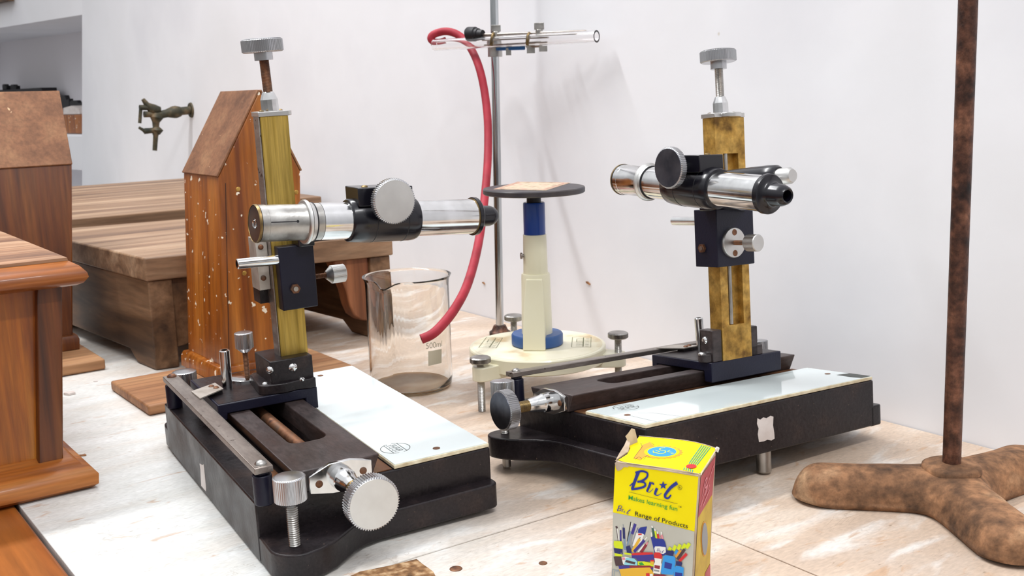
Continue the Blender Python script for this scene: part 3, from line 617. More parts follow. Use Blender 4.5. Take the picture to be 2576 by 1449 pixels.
# ================================================================== BENCH
def uvbox(g, u0, u1, v0, v1, z0, z1):
    g.hexa([UV(u0, v0, z0), UV(u1, v0, z0), UV(u1, v1, z0), UV(u0, v1, z0), UV(u0, v0, z1), UV(u1, v0, z1), UV(u1, v1, z1), UV(u0, v1, z1)]); return g
bench = wroot('laboratory_bench', UV(1.2, .47, -.85), 'long laboratory bench against the wall with worn white laminate top', 'bench')
g = W()
for pts in ([(.5585, .1468), (2.69, .1468), (2.69, WV-.001), (.5475, WV-.001), (.5485, .505), (.5565, .33)], [(-.1, .1468), (.5553, .1468), (.5550, .33), (.5470, .4990), (-.1, .4990)], [(-.1, .5003), (.5462, .5003), (.5452, WV-.001), (-.1, WV-.001)]):
    g.ext([UV(a, b_, -.018) for a, b_ in pts], (0, 0, .018))
g.done('white_top', 'table', bench, bevel=.0007)
g = W(); uvbox(g, -.1, 2.69, -.6, .1445, -.024, -.0006); g.done('brown_top', 'benchwood', bench, bevel=.002)
g = W(); uvbox(g, -.1, 2.69, -.6, WV-.001, -.055, -.0245); uvbox(g, -.1, 2.69, .1468, WV-.001, -.0245, -.0181); g.done('top_frame', 'teakdark', bench)
for a in (-.05, 1.3, 2.6):
    for b_ in (-.56, .70):
        g = W(); uvbox(g, a, a+.07, b_, b_+.07, -.85, -.055); g.done('leg', 'teakdark', bench)
g = W()
cp = [(880, 1452), (905, 1440), (985, 1424), (1048, 1408), (1062, 1420), (1078, 1431), (1090, 1440), (1096, 1452)]
a = [PZ(x, y, .0003) for x, y in cp]
g.ext(a, (0, 0, .0006)); g.done('broken_laminate', 'chip', bench, smooth=False)
for (x, y, r) in ((1147, 1431, .0041), (1366, 1417, .0028)):
    c = PZ(x, y, 0); g = W(); g.lathe(c, (0, 0, 1), [(0, r), (.0003, r*.95), (.0006, r*.8), (.0004, r*.3)], 24); g.done('bench_screw', 'rustthread', bench)
# chips of paint and debris on the top
for i, (x, y, r) in enumerate(((176, 992, .0065), (176, 1142, .004), (208, 1146, .003), (240, 960, .002), (1150, 1238, .002), (1215, 712, .003))):
    if i == 5: continue
    c = PZ(x, y, .0002); g = G(); n_ = 9; pts = []
    for k_ in range(n_):
        a_ = 2*math.pi*k_/n_; rr = r*random.uniform(.5, 1.1); pts.append(c+Vector((math.cos(a_)*rr*1.3, math.sin(a_)*rr, 0)))
    g.ext(pts, (0, 0, .0006 if i else .0022))
    wtop(g, 'paint_flake', 'paper' if i in (0, 3, 4) else 'plank', c, ['curled pale paint flake on the bench near the plank', 'orange flake on the bench right of the moulded case', 'small orange flake just right of the larger one', 'tiny flake on the bench below the plank', 'tiny pale flake on the bench right of the nearest microscope'][i], 'debris', 'flakes on the bench top', smooth=False)
for x, y, w, h, lb in ((1218, 712, 6, 3, 'small brown chip on the wall left of the slim chromed rod'), (1481, 712, 8, 4, 'small brown chip on the wall right of the cream pedestal')):
    c = PP(x, y, UV(0, WV), V); g = G(); pts = [c+(-U*(dx_*w)+ZZ*(dz_*h))*.00045 for dx_, dz_ in ((-1, .9), (-.2, 1), (1, -.2), (.9, -1), (.1, -.6), (-.8, -.1))]
    g.ext([p-V*.0002 for p in pts], -V*.0015); wtop(g, 'plaster_chip', 'plank', c, lb, 'chip', 'chips stuck to the wall', smooth=False)
# ================================================================== MOULDED CASE, front left
LEAN[0] = .095
def ringprof(g, u0, u1, v0, v1, prof, top=True, bot=True):
    """prof: (outset, z) profile run round a uv rectangle"""
    R = [[UV(u0-o, v0-o, z), UV(u1+o, v0-o, z), UV(u1+o, v1+o, z), UV(u0-o, v1+o, z)] for o, z in prof]
    g.rings(R); return g
cu0, cu1, cv0, cv1 = .8440, 1.135, -.04, .1815
case = wroot('moulded_case', UV(cu0, cv1-.1, .004), 'big varnished wooden case with moulded lid and plinth cut off by the left frame edge', 'wooden case')
g = W(); ringprof(g, cu0, cu1, cv0, cv1, [(-.004, .020), (-.004, .160)]); g.done('body_panel', 'teak', case)
g = W(); uvbox(g, cu0-.0035, cu0+.008, .1640, cv1+.0005, .022, .1585); g.done('corner_stile', 'teakdark', case, bevel=.001)
g = W(); ringprof(g, cu0, cu1, cv0, cv1, [(.018, .0008), (.022, .004), (.022, .012), (.018, .0165), (.012, .0185), (.011, .0205), (.006, .0235), (.001, .0245), (-.004, .026)]); g.done('plinth_moulding', 'lidedge', case, smooth=True, angle=50)
g = W(); ringprof(g, cu0, cu1, cv0, cv1, [(-.004, .1570), (.009, .1580), (.0135, .1600), (.0165, .1645), (.0155, .1680), (.011, .1730), (.005, .1765), (.003, .1775)]); lid = g.done('lid_moulding', 'lidedge', case, angle=50)
g = W(); ringprof(g, cu0, cu1, cv0, cv1, [(.0045, .1768), (.004, .1790), (-.002, .1800)]); g.done('lid_panel', 'lid', lid)
# ================================================================== GABLED CASES on planks
LEAN[0] = 0.
def gabled(name, u0, u1, v0, v1, zE, zA, va, zp, along, mats, label, plank, plabel, skirt=.006, lean=.06):
    pu0, pu1, pv0, pv1 = plank
    g = G(); uvbox(g, pu0, pu1, pv0, pv1, 0.0005, zp)
    wtop(g, 'plank', 'plank', UV((pu0+pu1)/2, (pv0+pv1)/2, 0), plabel, 'plank', 'planks under the gabled cases', bevel=.002)
    r = wroot(name, UV((u0+u1)/2, (v0+v1)/2, zp), label, 'wooden case', 'gabled wooden cases'); LEAN[0] = lean
    z0 = zp+.0003
    if along == 'u':
        prof = [(v0, z0), (v1, z0), (v1, zE), (va, zA), (v0, zE)]
        pt = lambda a, z, k_: UV(u0 if k_ == 0 else u1, a, z)
    else:
        prof = [(u0, z0), (u1, z0), (u1, zE), (va, zA), (u0, zE)]
        pt = lambda a, z, k_: UV(a, v0 if k_ == 0 else v1, z)
    def shell(lo, ins): return
    g = W(); P = [pt(a, z, 0) for a, z in prof]; g.ext(P, pt(prof[0][0], prof[0][1], 1)-P[0]); body = g.done('case_body', mats[0], r, bevel=.0016, seg=3)
    # sloping roof boards
    t_ = .0022
    for (a0_, b0_), (a1_, b1_) in ((prof[4], prof[3]), (prof[2], prof[3])):
        q = [pt(a0_, b0_, 0), pt(a1_, b1_, 0), pt(a1_, b1_, 1), pt(a0_, b0_, 1)]
        nn = (q[1]-q[0]).cross(q[3]-q[0]).normalized(); nn = nn if nn.z > 0 else -nn
        g = W(); g.ext([x+nn*.0002 for x in q], nn*t_); g.done('roof_board', mats[1], r, bevel=.0007)
    g = W(); R_ = [[UV(u0-o, v0-o, z), UV(u1+o, v0-o, z), UV(u1+o, v1+o, z), UV(u0-o, v1+o, z)] for o, z in ((skirt, z0), (skirt, z0+.012), (skirt-.002, z0+.0165), (.0003, z0+.0175))]; g.rings(R_); g.done('skirting', mats[2], r, bevel=.0006)
    LEAN[0] = 0.
    return r, body
r, body = gabled('gabled_case', 1.0135, 1.1110, .3800, .4680, .2180, .3010, .4245, .0105, 'u', ('teakspot', 'slope', 'teakspot'),
    'tall gabled teak case dotted with white paint, standing behind the nearest microscope', (.9860, 1.1060, .2960, .5160), 'pale plank under the paint-spotted gabled case')
LEAN[0] = .06
for (v_, z_) in ((.4000, .205), (.4630, .197), (.4225, .268), (.405, .120)):
    g = W(); g.lathe(UV(1.0133, v_, z_), -U, [(0, .0024), (.0003, .0020), (.0004, .0008)], 12); g.done('plugged_nail_hole', 'brassw', body)
g = W(); ribbon(g, [UV(1.0132, .3870, .03), UV(1.0132, .3870, .212)], .0006, -U); g.done('side_board_joint', 'dark', body, smooth=False)
LEAN[0] = 0.
gabled('gabled_case', 1.2750, 1.385, .12, .3020, .2250, .3080, 1.330, .0125, 'v', ('teakdark', 'slope', 'teakdark'),
    'broad dark gabled case with dusty brown roof beside the left frame edge', (1.2000, 1.40, .08, .3180), 'plank under the broad dark gabled case', lean=.095)
# ================================================================== LOW WOODEN STANDS
def stand(P, e1, e2, L1, L2, zt, label, tp=.026):
    """open stand: two boxed ends, top board, curved brackets; P = near left corner, e1 = along the front, e2 = away"""
    r = wroot('low_wooden_stand', P+e1*L1/2+e2*L2/2, label, 'wooden stand', 'low wooden stands')
    def bx(g, a0, a1, b0, b1, z0, z1):
        q = [P+e1*a+e2*b_+ZZ*z for z in (z0, z1) for a, b_ in ((a0, b0), (a1, b0), (a1, b1), (a0, b1))]; g.hexa(q)
    g = W(); bx(g, -.003, L1+.003, -.003, L2, zt-tp, zt); g.done('top_board', 'stooltop', r, bevel=.002)
    for a0, a1 in ((0, .026), (L1-.026, L1)):
        g = W()
        prof = [(0, .0006), (.05, .0006), (.07, .014), (L2-.07, .014), (L2-.05, .0006), (L2-.004, .0006), (L2-.004, zt-tp), (0, zt-tp)]
        g.ext([P+e1*a0+e2*b_+ZZ*z for b_, z in prof], e1*(a1-a0)); g.done('end_panel', 'stool', r, bevel=.0015)
    for a0, sg in ((.026, 1), (L1-.026, -1)):
        g = W(); prof = [(0, .034)]+[(sg*(.040*math.sin(t*math.pi/2/8))*1.0, .030+(zt-tp-.030)*(t/8)**1.1) for t in range(1, 9)]+[(0, zt-tp)]
        w = .044; prof = [(0, .022), (sg*.012, .024), (sg*.022, .032), (sg*.027, .045), (sg*.030, .062), (sg*.036, .080), (sg*w, zt-tp-.002), (sg*w, zt-tp), (0, zt-tp)]
        g.ext([P+e1*(a0+a)+ZZ*z+e2*.004 for a, z in prof], e2*.020); g.done('curved_bracket', 'stool' if sg > 0 else 'reddish', r, bevel=.0015)
    g = W(); bx(g, .026, L1-.026, L2-.03, L2-.015, .0006, zt-tp); g.done('back_panel', 'reddish', r)
    return r
e1 = (V*math.cos(math.radians(7.5)) - U*math.sin(math.radians(7.5))); e2 = (U*.996 - V*.085).normalized()
stand(UV(1.155, .3590), e1, e2, .285, .37, .127, 'dark aged wooden stand with an arched opening behind the paint-spotted gabled case')
stand(UV(1.560, .30), V, U, .470, .62, .1355, 'pale-topped low wooden stand farther back along the wall, behind the arched stand')
# ================================================================== NICHE CONTENTS
def n2(px, py, off): return P2(px, py, off)
a = n2(160, 290, .10); b_ = n2(205, 290, .10); c = n2(160, 336, .10)
bt = zB+.001; w_ = (a-b_).length+.03; top_ = n2(180, 288, .10).z
g = G(); q0 = Vector((b_.x, b_.y, bt)); g.ext([q0, q0+W2*w_, q0+W2*w_+ZZ*(top_-bt), q0+ZZ*(top_-bt)], N2*.14)
wtop(g, 'storage_box', 'teakspot', q0, 'orange-brown wooden box standing in the wall recess', 'box', bevel=.003)
g = G(); q1 = q0+ZZ*(top_-bt+.001); g.ext([q1+W2*.01, q1+W2*.12, q1+W2*.115+ZZ*.018, q1+W2*.06+ZZ*.024, q1+W2*.012+ZZ*.015], N2*.12)
wtop(g, 'folded_paper', 'paper', q1, 'crumpled pale paper lying on the box in the recess', 'paper', smooth=False)
for i, (x0_, x1_, y0_, y1_, lb) in enumerate(((152, 175, 237, 266, 'black notched weight on the box in the recess, nearest the dark gabled case'), (176, 206, 250, 267, 'low black weight at the right end of the box in the recess'), (6, 17, 213, 223, 'small black block sticking up at the far left of the recess'), (26, 41, 214, 223, 'second small black block from the left edge in the recess'))):
    of = .13 if i < 2 else .205; p = n2(x0_, y1_+(8 if i < 2 else 3.4), of); w = (n2(x0_, y1_, of)-n2(x1_, y1_, of)).length; h = n2(x0_, y0_, of).z-n2(x0_, y1_, of).z+.006
    g = G(); g.ext([p, p-W2*w, p-W2*w+ZZ*h*.75, p-W2*w*.72+ZZ*h*.62, p-W2*w*.6+ZZ*h, p-W2*w*.15+ZZ*h, p+ZZ*h*.8], N2*.015)
    p2 = p.copy(); p2.z = q1.z+.0
    wtop(g, 'black_weight', 'dark', p, lb, 'weight', 'black weights in the wall recess', bevel=.002)
p = n2(22, 226.5, .24)-N2*.05; p3 = n2(144, 226.5, .24)-N2*.05; p3.z = p.z; q_ = p.copy(); q_.z = zB+.001; q3 = p3.copy(); q3.z = zB+.001
g = G(); g.ext([q_, q3, p3, p], N2*.05)
wtop(g, 'flat_black_case', 'dark', q_, 'long black case whose top edge shows just above the dark gabled case roof', 'case', bevel=.002)
# ================================================================== TAP
TU = UV(2.155, .70, .27); tapz = PP(390, 283, TU, U)
tr = wroot('wall_tap', PP(470, 285, TU, U), 'corroded brass laboratory tap with two outlets on the white wall', 'tap')
def Tp(cx_, cy_, off=0.): return PP(330+cx_/8.52, 230+cy_/8.52, TU, U)+U*off
sc_ = .000132
wallp = Tp(1290, 400); wallp = wallp + V*(WV-wallp.dot(V))
g = W(); g.tube([wallp, Tp(1050, 425)], 62*sc_, 16); g.lathe(wallp-V*.003, V, [(0, 110*sc_), (.0035, 120*sc_)], 20); g.done('wall_pipe', 'tap', tr)
g = W(); g.tube([Tp(1055, 430), Tp(960, 440), Tp(900, 445), Tp(760, 470), Tp(640, 500), Tp(560, 530)], [75*sc_, 95*sc_, 92*sc_, 62*sc_, 60*sc_, 75*sc_], 16); g.done('tap_body', 'tap', tr)
g = W(); g.tube([Tp(555, 470), Tp(540, 560), Tp(530, 660), Tp(530, 760), Tp(560, 830), Tp(530, 870)], [80*sc_, 98*sc_, 55*sc_, 48*sc_, 90*sc_, 70*sc_], 16); g.done('outlet_column', 'tap', tr)
g = W(); g.tube([Tp(525, 860), Tp(525, 960), Tp(505, 1270)], [60*sc_, 38*sc_, 34*sc_], 14); g.done('hose_nozzle', 'tap', tr)
g = W(); g.tube([Tp(540, 830), Tp(420, 840), Tp(290, 850), Tp(262, 830), Tp(165, 772)], [45*sc_, 42*sc_, 46*sc_, 26*sc_, 20*sc_], 14); g.done('hose_nozzle', 'tap', tr)
g = W(); g.tube([Tp(620, 400), Tp(470, 380), Tp(340, 290), Tp(250, 165)], [50*sc_, 78*sc_, 45*sc_, 28*sc_], 14); g.done('tap_handle', 'tap', tr)
g = W(); g.tube([Tp(440, 400), Tp(350, 345), Tp(180, 345)], [55*sc_, 42*sc_, 40*sc_], 14); g.tube([Tp(205, 380), Tp(183, 680)], 26*sc_, 12); g.done('tap_handle', 'tap', tr)
g = W(); g.tube([Tp(560, 500), Tp(450, 490), Tp(275, 490)], [60*sc_, 45*sc_, 48*sc_], 14); g.done('stub_outlet', 'tap', tr)
# ================================================================== BEAKER
bc = Vector((-.1050, 1.0470, .0004)); br_ = .0418; bh = PY(1017, 693, 1.047).z
bk = wroot('glass_beaker', bc, 'clear glass measuring beaker with spout under the red hose', 'beaker')
g = W(); n = 72; R_ = []
sd_ = math.radians(248)
prof = [(.0, .034), (.0006, .0385), (.004, .0412), (.010, .0418), (bh-.010, .0418), (bh-.004, .0424), (bh-.001, .0440), (bh, .0445), (bh, .0436), (bh-.003, .0418), (bh-.010, .0402), (.012, .0402), (.005, .0395), (.0030, .0360), (.0028, .002)]
for h, r in prof:
    ring = []
    for i in range(n):
        a_ = 2*math.pi*i/n; dd = abs((a_-sd_+math.pi) % (2*math.pi)-math.pi)
        k_ = max(0, 1-((bh-h)/.014)) if h > .05 else 0
        w = math.exp(-(dd/.17)**2)*k_; sh = -math.exp(-((dd-.42)/.16)**2)*.0016*k_
        rr = r+w*.0062+sh; hh = h-w*.0055
        ring.append(bc+Vector((rr*math.cos(a_), rr*math.sin(a_), hh)))
    R_.append(ring)
g.rings(R_); g.done('beaker_glass', 'glass', bk, angle=60)
g = W(); g.lathe(bc+ZZ*.0031, ZZ, [(0, .0372), (.0012, .0385), (.0014, .0380), (.0006, .0355), (.0005, .001)], 64)
g.done('amber_residue', mat('amber_residue', lin('d8b487'), .35, cols=(lin('c39a68'), lin('e2c8a2')), scale=60, tr=.85), bk)
def cylpt(px, py, r=.04195):
    d_ = ray(px, py); A = d_.x**2+d_.y**2; ox, oy = EYE.x-bc.x, EYE.y-bc.y; B = 2*(ox*d_.x+oy*d_.y); C_ = ox*ox+oy*oy-r*r
    D = max(0, B*B-4*A*C_); t = (-B-math.sqrt(D))/(2*A); return EYE+d_*t
g = W(); q = [(1077, 885), (1083, 883), (1095, 880), (1106, 877), (1111, 880), (1112, 905), (1110, 913), (1098, 918), (1082, 922), (1077, 918)]

for j in range(6):
    def row(t): L_ = Vector((1077+.5*t, 884+37*t)); R2 = Vector((1111, 878+35*t)); return L_, R2
    (l0, r0), (l1, r1) = row(j/6), row((j+1)/6)
    for i in range(8):
        A_ = [l0.lerp(r0, i/8), l0.lerp(r0, (i+1)/8), l1.lerp(r1, (i+1)/8), l1.lerp(r1, i/8)]; g.face([cylpt(p.x, p.y) for p in A_])
g.done('frosted_label_patch', 'frost', bk, smooth=False)
cu = textmesh('500ml', cylpt(1072, 878), cylpt(1112, 871), (cylpt(1092, 874)-bc)*Vector((1, 1, 0)), 'frost', 'volume_mark', bk, height=.0058)
cu = textmesh('BOROSIL', cylpt(1074, 866), cylpt(1112, 857), (cylpt(1092, 862)-bc)*Vector((1, 1, 0)), 'frost', 'volume_mark', bk, height=.0040) if False else None
# ================================================================== ENAMELLED STAND WITH DISC
C0 = PY(1352, 866, 1.012); sx, sy = C0.x, C0.y; zb = C0.z; S = Vector((sx, sy, 0))
st = wroot('instrument_pedestal', Vector((sx, sy, .0005)), 'cream enamelled pedestal with blue collar and black round disc on top', 'pedestal')
rb = .0668; th = .0155
g = W(); g.lathe((sx, sy, zb-th), (0, 0, 1), [(0, rb-.003), (.0015, rb), (th-.0015, rb), (th-.0004, rb-.0008), (th, rb-.003)], 96); bs = g.done('round_base', 'cream', st)
g = W(); g.lathe((sx, sy, zb), (0, 0, 1), [(-.0005, rb-.0032), (.0002, rb-.0034)], 96); g.done('base_top', 'creamtop', bs)
for k_, ang in enumerate((226.5, 346.5, 106.5)):
    d_ = Vector((math.cos(math.radians(ang)), math.sin(math.radians(ang)), 0)); sd = Vector((-d_.y, d_.x, 0)); zl = zb-th
    g = W(); w = .011
    pts = [S+d_*(rb-.012)+sd*w*1.15, S+d_*(rb+.012)+sd*w*.8]+[S+d_*(rb+.012+w*.72*math.sin(t))+sd*w*.8*math.cos(t) for t in (.5, 1.0, 1.57, 2.14, 2.64)]+[S+d_*(rb+.012)-sd*w*.8, S+d_*(rb-.012)-sd*w*1.15]
    g.ext([p+ZZ*(zl-.0035) for p in pts], ZZ*.0135); g.done('screw_lug', 'cream', bs, bevel=.001)
    c = S+d_*(rb+.0125)
    hk_ = zb+.0105 if k_ else PY(1216, 900, c.y).z+.001
    if k_: hk_ = zb+.014
    g = W(); g.knurl(c+ZZ*(hk_-.0058), c+ZZ*hk_, .0098, 44, .0004, .0010); g.lathe(c+ZZ*(hk_-.0001), ZZ, [(0, .0085), (.0006, .005), (.0002, .003)], 30); kk = g.done('levelling_knob', 'steel', st)
    g = W(); g.thread(c+ZZ*.0004, c+ZZ*(hk_-.0055), .0036, .0011, .0004); g.done('levelling_thread', 'steel', kk)
def zat(px, py): return PY(px, py, sy-.01).z
z = zb
g = W(); g.lathe((sx, sy, zb+.0003), (0, 0, 1), [(0, .0240), (.0012, .0252), (.0100, .0252), (.0115, .0242)], 64); g.done('blue_ring', 'blue2', st)
zw = PY(1348, 690, sy-.01).z; zc = PY(1345, 592, sy-.01).z; zt_ = PY(1343, 512, sy-.01).z; zd = PY(1343, 471, sy).z
g = W(); g.lathe((sx, sy, zb+.0118), (0, 0, 1), [(0, .0150), (zw-zb-.0140, .0140), (zw-zb-.0123, .0134)], 56); body = g.done('pillar', 'cream', st)
g = W()
for ang in (262,):
    d_ = Vector((math.cos(math.radians(ang)), math.sin(math.radians(ang)), 0)); sd = Vector((-d_.y, d_.x, 0)); w0, w1 = .0107, .0080
    prof = [(.006, zb+.0004, w0), (.0285, zb+.0004, w0), (.0262, zb+.016, w0), (.0200, zb+.042, w0*.93), (.0158, zw-.004, w1), (.006, zw-.004, w1)]
    A = [g.v(S+d_*a+ZZ*z+sd*w) for a, z, w in prof]; B = [g.v(S+d_*a+ZZ*z-sd*w) for a, z, w in prof]; n = len(A)
    g.f(A[::-1]); g.f(B)
    for i in range(n): g.f([A[i], A[(i+1) % n], B[(i+1) % n], B[i]])
g.done('pillar_ribs', 'cream', body, bevel=.0009, seg=3)
g = W(); g.lathe((sx, sy, zw-.002), (0, 0, 1), [(0, .0120), (zc-zw+.0015, .0113), (zc-zw+.002, .0104)], 48); up_ = g.done('upper_tube', 'cream', st)
c = PY(1313, 643, sy-.003); g = W(); g.lathe(Vector((sx-.0110, sy-.004, c.z)), (-1, -.2, 0), [(0, .0016), (.0016, .0016), (.0017, .0032), (.0032, .0032)], 20); g.done('set_screw', 'ruler', up_)
g = W(); g.lathe((sx, sy, zc-.001), (0, 0, 1), [(0, .0105), (zt_-zc, .0105), (zt_-zc+.0012, .0100), (zt_-zc+.0012, .0075)], 48); g.done('blue_collar', 'blue', st)
g = W(); g.lathe((sx, sy, zt_-.002), (0, 0, 1), [(0, .0069), (zd-.0055-zt_+.002, .0069)], 36); nk = g.done('neck', 'dark', st)
dc = PY(1343, 470, sy); DX, DY = dc.x, sy; dr = .0487
g = W(); g.lathe((DX, DY, zd-.0056), (0, 0, 1), [(0, dr-.0012), (.0010, dr), (.0046, dr), (.0056, dr-.0008)], 120); ds = g.done('round_disc', 'disc', st)
g = W(); zz_ = zd+.0002
def D2(a, b_): return Vector((DX+a*dr, DY+b_*dr, zz_))
q = [PZ(1241, 476.5, zd), PZ(1302, 457.8, zd), PZ(1435, 460, zd), PZ(1373, 479.5, zd)]
g.ext([p for p in q], ZZ*.0003); lab = g.done('paper_label', mat('label_print', lin('b59d84'), .7, cols=(lin('94806a'), lin('c4b49a'), lin('bf9080')), scale=120), ds)
g = W()
def inset(k_): 
    cc = (q[0]+q[1]+q[2]+q[3])/4; return [cc+(p-cc)*k_+ZZ*.0005 for p in q]
for k_, w in ((.95, .0006), (.84, .0008)):
    qq = inset(k_)
    for i in range(4): ribbon(g, [qq[i], qq[(i+1) % 4]], w, ZZ)
g.done('label_border', mat('pale_red_print', lin('c9877c'), .6), lab, smooth=False)
# maker's plates printed on the base
for pts in (((1204, 874), (1248, 875), (1264, 850), (1224, 848)), ((1438, 873), (1486, 873), (1487, 847), (1440, 848))):
    Q = [PZ(x, y, zb+.0005) for x, y in pts]; g = W()
    def M_(a, b_): return Q[0]*(1-a)*(1-b_)+Q[1]*a*(1-b_)+Q[2]*a*b_+Q[3]*(1-a)*b_
    for A, B in (((0, 0), (1, 0)), ((1, 0), (1, 1)), ((1, 1), (0, 1)), ((0, 1), (0, 0))): ribbon(g, [M_(*A), M_(*B)], .0005, ZZ)
    for i in range(6):
        y_ = .10+i*.145; ribbon(g, [M_(.22, y_), M_(.60, y_+.02)], .0006, ZZ); ribbon(g, [M_(.70, y_), M_(.92, y_)], .0008, ZZ)
    ribbon(g, [M_(.60, .06), M_(.60, .94)], .0011, ZZ); ribbon(g, [M_(.24, .52), M_(.24, .80)], .0005, ZZ)
    g.done('maker_plate_print', 'inkfaint', bs, smooth=False)
# ================================================================== RETORT STAND with clamp, tube, hose
RY = 1.268; rp0 = PY(1257.5, 828, RY)
rs = wroot('retort_rod', Vector((rp0.x, RY, 0)), 'slim chromed upright rod behind the cream pedestal', 'rod stand')
tp0 = PY(1243, 0, RY); dirn = (tp0-rp0).normalized(); bot = rp0+dirn*(-rp0.z/dirn.z+.006)
g = W(); g.cyl(bot, bot+dirn*.62, .0048, n=28); g.done('rod', mat('streaked_chrome', lin('b9bdc0'), .16, metal=1, cols=(lin('8b9094'), lin('cfd3d5'), lin('7a6a55')), scale=12, stretch=(8, 8, .6), contrast=(.35, .78)), rs)
g = W(); g.lathe(Vector((bot.x, bot.y, .0005)), ZZ, [(0, .013), (.004, .013), (.006, .010), (.012, .0075)], 32); g.done('stand_foot', 'rustrod', rs)
CYp = RY-.022
def Cp(cx_, cy_, dy=0.): return PY(1050+cx_/4.83, 30+cy_/4.83, CYp+dy-(1050+cx_/4.83-1245)*.000316)
g = G(); A, B = Cp(208, 403), Cp(2178, 297); ax = (B-A).normalized()
g.tube([A, B], .0066, 32, hollow=.72); gt = wtop(g, 'glass_tube', 'tubeglass', A, 'short clear glass tube lying across the clamp high on the rod', 'glass tube', angle=60)
cl = wroot('rod_clamp', Cp(940, 300, .01), 'nickel wire clamp with blue jaw fixed to the upright rod', 'clamp')
g = W(); g.tube([Cp(700, 283, .004), Cp(2040, 240, .004), Cp(2068, 241, .004)], [.0019, .0019, .0008], 12); g.done('long_pin', 'ruler', cl)
g = W(); g.tube([Cp(610, 270, .002), Cp(622, 268, .002), Cp(705, 268, .002), Cp(715, 270, .002), Cp(740, 270, .002), Cp(745, 272, .002), Cp(795, 274, .002)], [.0070, .0082, .0082, .0068, .0068, .0058, .0052], 20); g.done('rubber_grip', 'dark', cl)
for x in (910, 1345):
    g = W(); pts = [Cp(x-10, 405, -.008), Cp(x-5, 330, -.009), Cp(x+5, 280, -.005), Cp(x+15, 262, .002), Cp(x+10, 300, .012), Cp(x, 430, .010)]
    g.tube(spline(pts, 5), .0019, 10); g.done('wire_loop', 'brassthread', cl)
for x, y in ((955, 225), (1480, 200)):
    g = W(); p = Cp(x, y+70, .004); g.cyl(p, Cp(x, y+15, .004), .0040, n=16); q = Cp(x, y+15, .004); g.box(q+Vector((-.0055, -.002, 0)), q+Vector((.0055, .002, .0075))); g.done('thumb_screw', 'steel', cl, bevel=.0005)
g = W(); a = Cp(820, 415, .003); b_ = Cp(1585, 378, .003); g.tube([a, b_], .0013, 10); g.tube([Cp(800, 330, .008), Cp(1600, 298, .008)], .0016, 10); g.done('long_pin', 'steel', cl)
g = W(); a = Cp(955, 435, .006); b_ = Cp(1310, 425, .006); g.ext([a-ZZ*.003, b_-ZZ*.003, b_+ZZ*.002, a+ZZ*.002], (0, .014, 0)); g.done('blue_jaw', mat('blue_paint', lin('1f5fa0'), .4), cl, bevel=.0008)
g = W(); a = Cp(1330, 435, .004); g.box(a-Vector((0, 0, .006)), a+Vector((.009, .012, .003))); a = Cp(1075, 450, .004); g.box(a-Vector((0, 0, .007)), a+Vector((.006, .010, .001))); a = Cp(1480, 425, .004); g.box(a-Vector((0, 0, .005)), a+Vector((.009, .010, .001))); g.tube([Cp(1330, 405, .010), Cp(1500, 400, .010)], .003, 12); g.done('jaw_bolts', 'steel', cl)
g = W(); pj = Cp(905, 440, .022); g.lathe(Vector((bot+dirn*((pj.z-bot.z)/dirn.z-.010))), dirn, [(0, .0085), (.020, .0085)], 24); g.done('boss_head', 'steel', cl)
pth = [((1122, 99), 1.314), ((1105, 105), 1.315), ((1089, 104), 1.315), ((1084, 96), 1.315), ((1092, 86), 1.314), ((1118, 79), 1.311), ((1145, 84), 1.306), ((1170, 102), 1.298), ((1190, 132), 1.280), ((1206, 172), 1.255), ((1218, 225), 1.245), ((1226, 290), 1.23), ((1228, 350), 1.215), ((1226, 420), 1.19), ((1219, 500), 1.16), ((1209, 580), 1.12), ((1194, 655), 1.07), ((1172, 725), 1.02), ((1142, 780), .985), ((1110, 820), .965), ((1085, 842), .958), ((1060, 853), .955)]
pp = spline([PY(x, y, Y) for (x, y), Y in pth], 5); rr = [.0030+(.0044-.0030)*min(1, i/12) for i in range(len(pp))]; rr = [min(r, .0044) for r in rr]
rr = [.0046 if i > 15 else .0030+.0016*i/15 for i in range(len(pp))]
g = G(); g.tube(pp, rr, 20, hollow=.52); wtop(g, 'rubber_hose', 'red', PY(1122, 99, 1.26), 'red rubber hose looping down from the clamp and ending in front of the beaker', 'hose', angle=60)
# ================================================================== RUSTY STAND
rc = Vector((.3010, .7030, 0)); arms = (169, 273, 31); LA = .084; w = .0220; HH = .0265
def sdist(x, y):
    ds_ = []
    for a_ in arms:
        dx, dy = math.cos(math.radians(a_)), math.sin(math.radians(a_)); t = max(0, min(LA, x*dx+y*dy)); ds_.append(math.hypot(x-dx*t, y-dy*t))
    k_ = .012; s_ = sum(math.exp(-q/k_*2.2) for q in ds_); return -math.log(s_)*k_/2.2
g = G(); NA, NR = 300, 26; ctr = None; R_ = []
def rad(a_):
    lo, hi = 0, .13
    # march outwards until the distance passes the rim
    r = .0; st_ = .0015
    while r < .14 and sdist(r*math.cos(a_), r*math.sin(a_)) < w: r += st_
    lo, hi = r-st_, r
    for _ in range(12):
        m_ = (lo+hi)/2
        if sdist(m_*math.cos(a_), m_*math.sin(a_)) < w: lo = m_
        else: hi = m_
    return lo
rd = [rad(2*math.pi*i/NA) for i in range(NA)]
rings = []
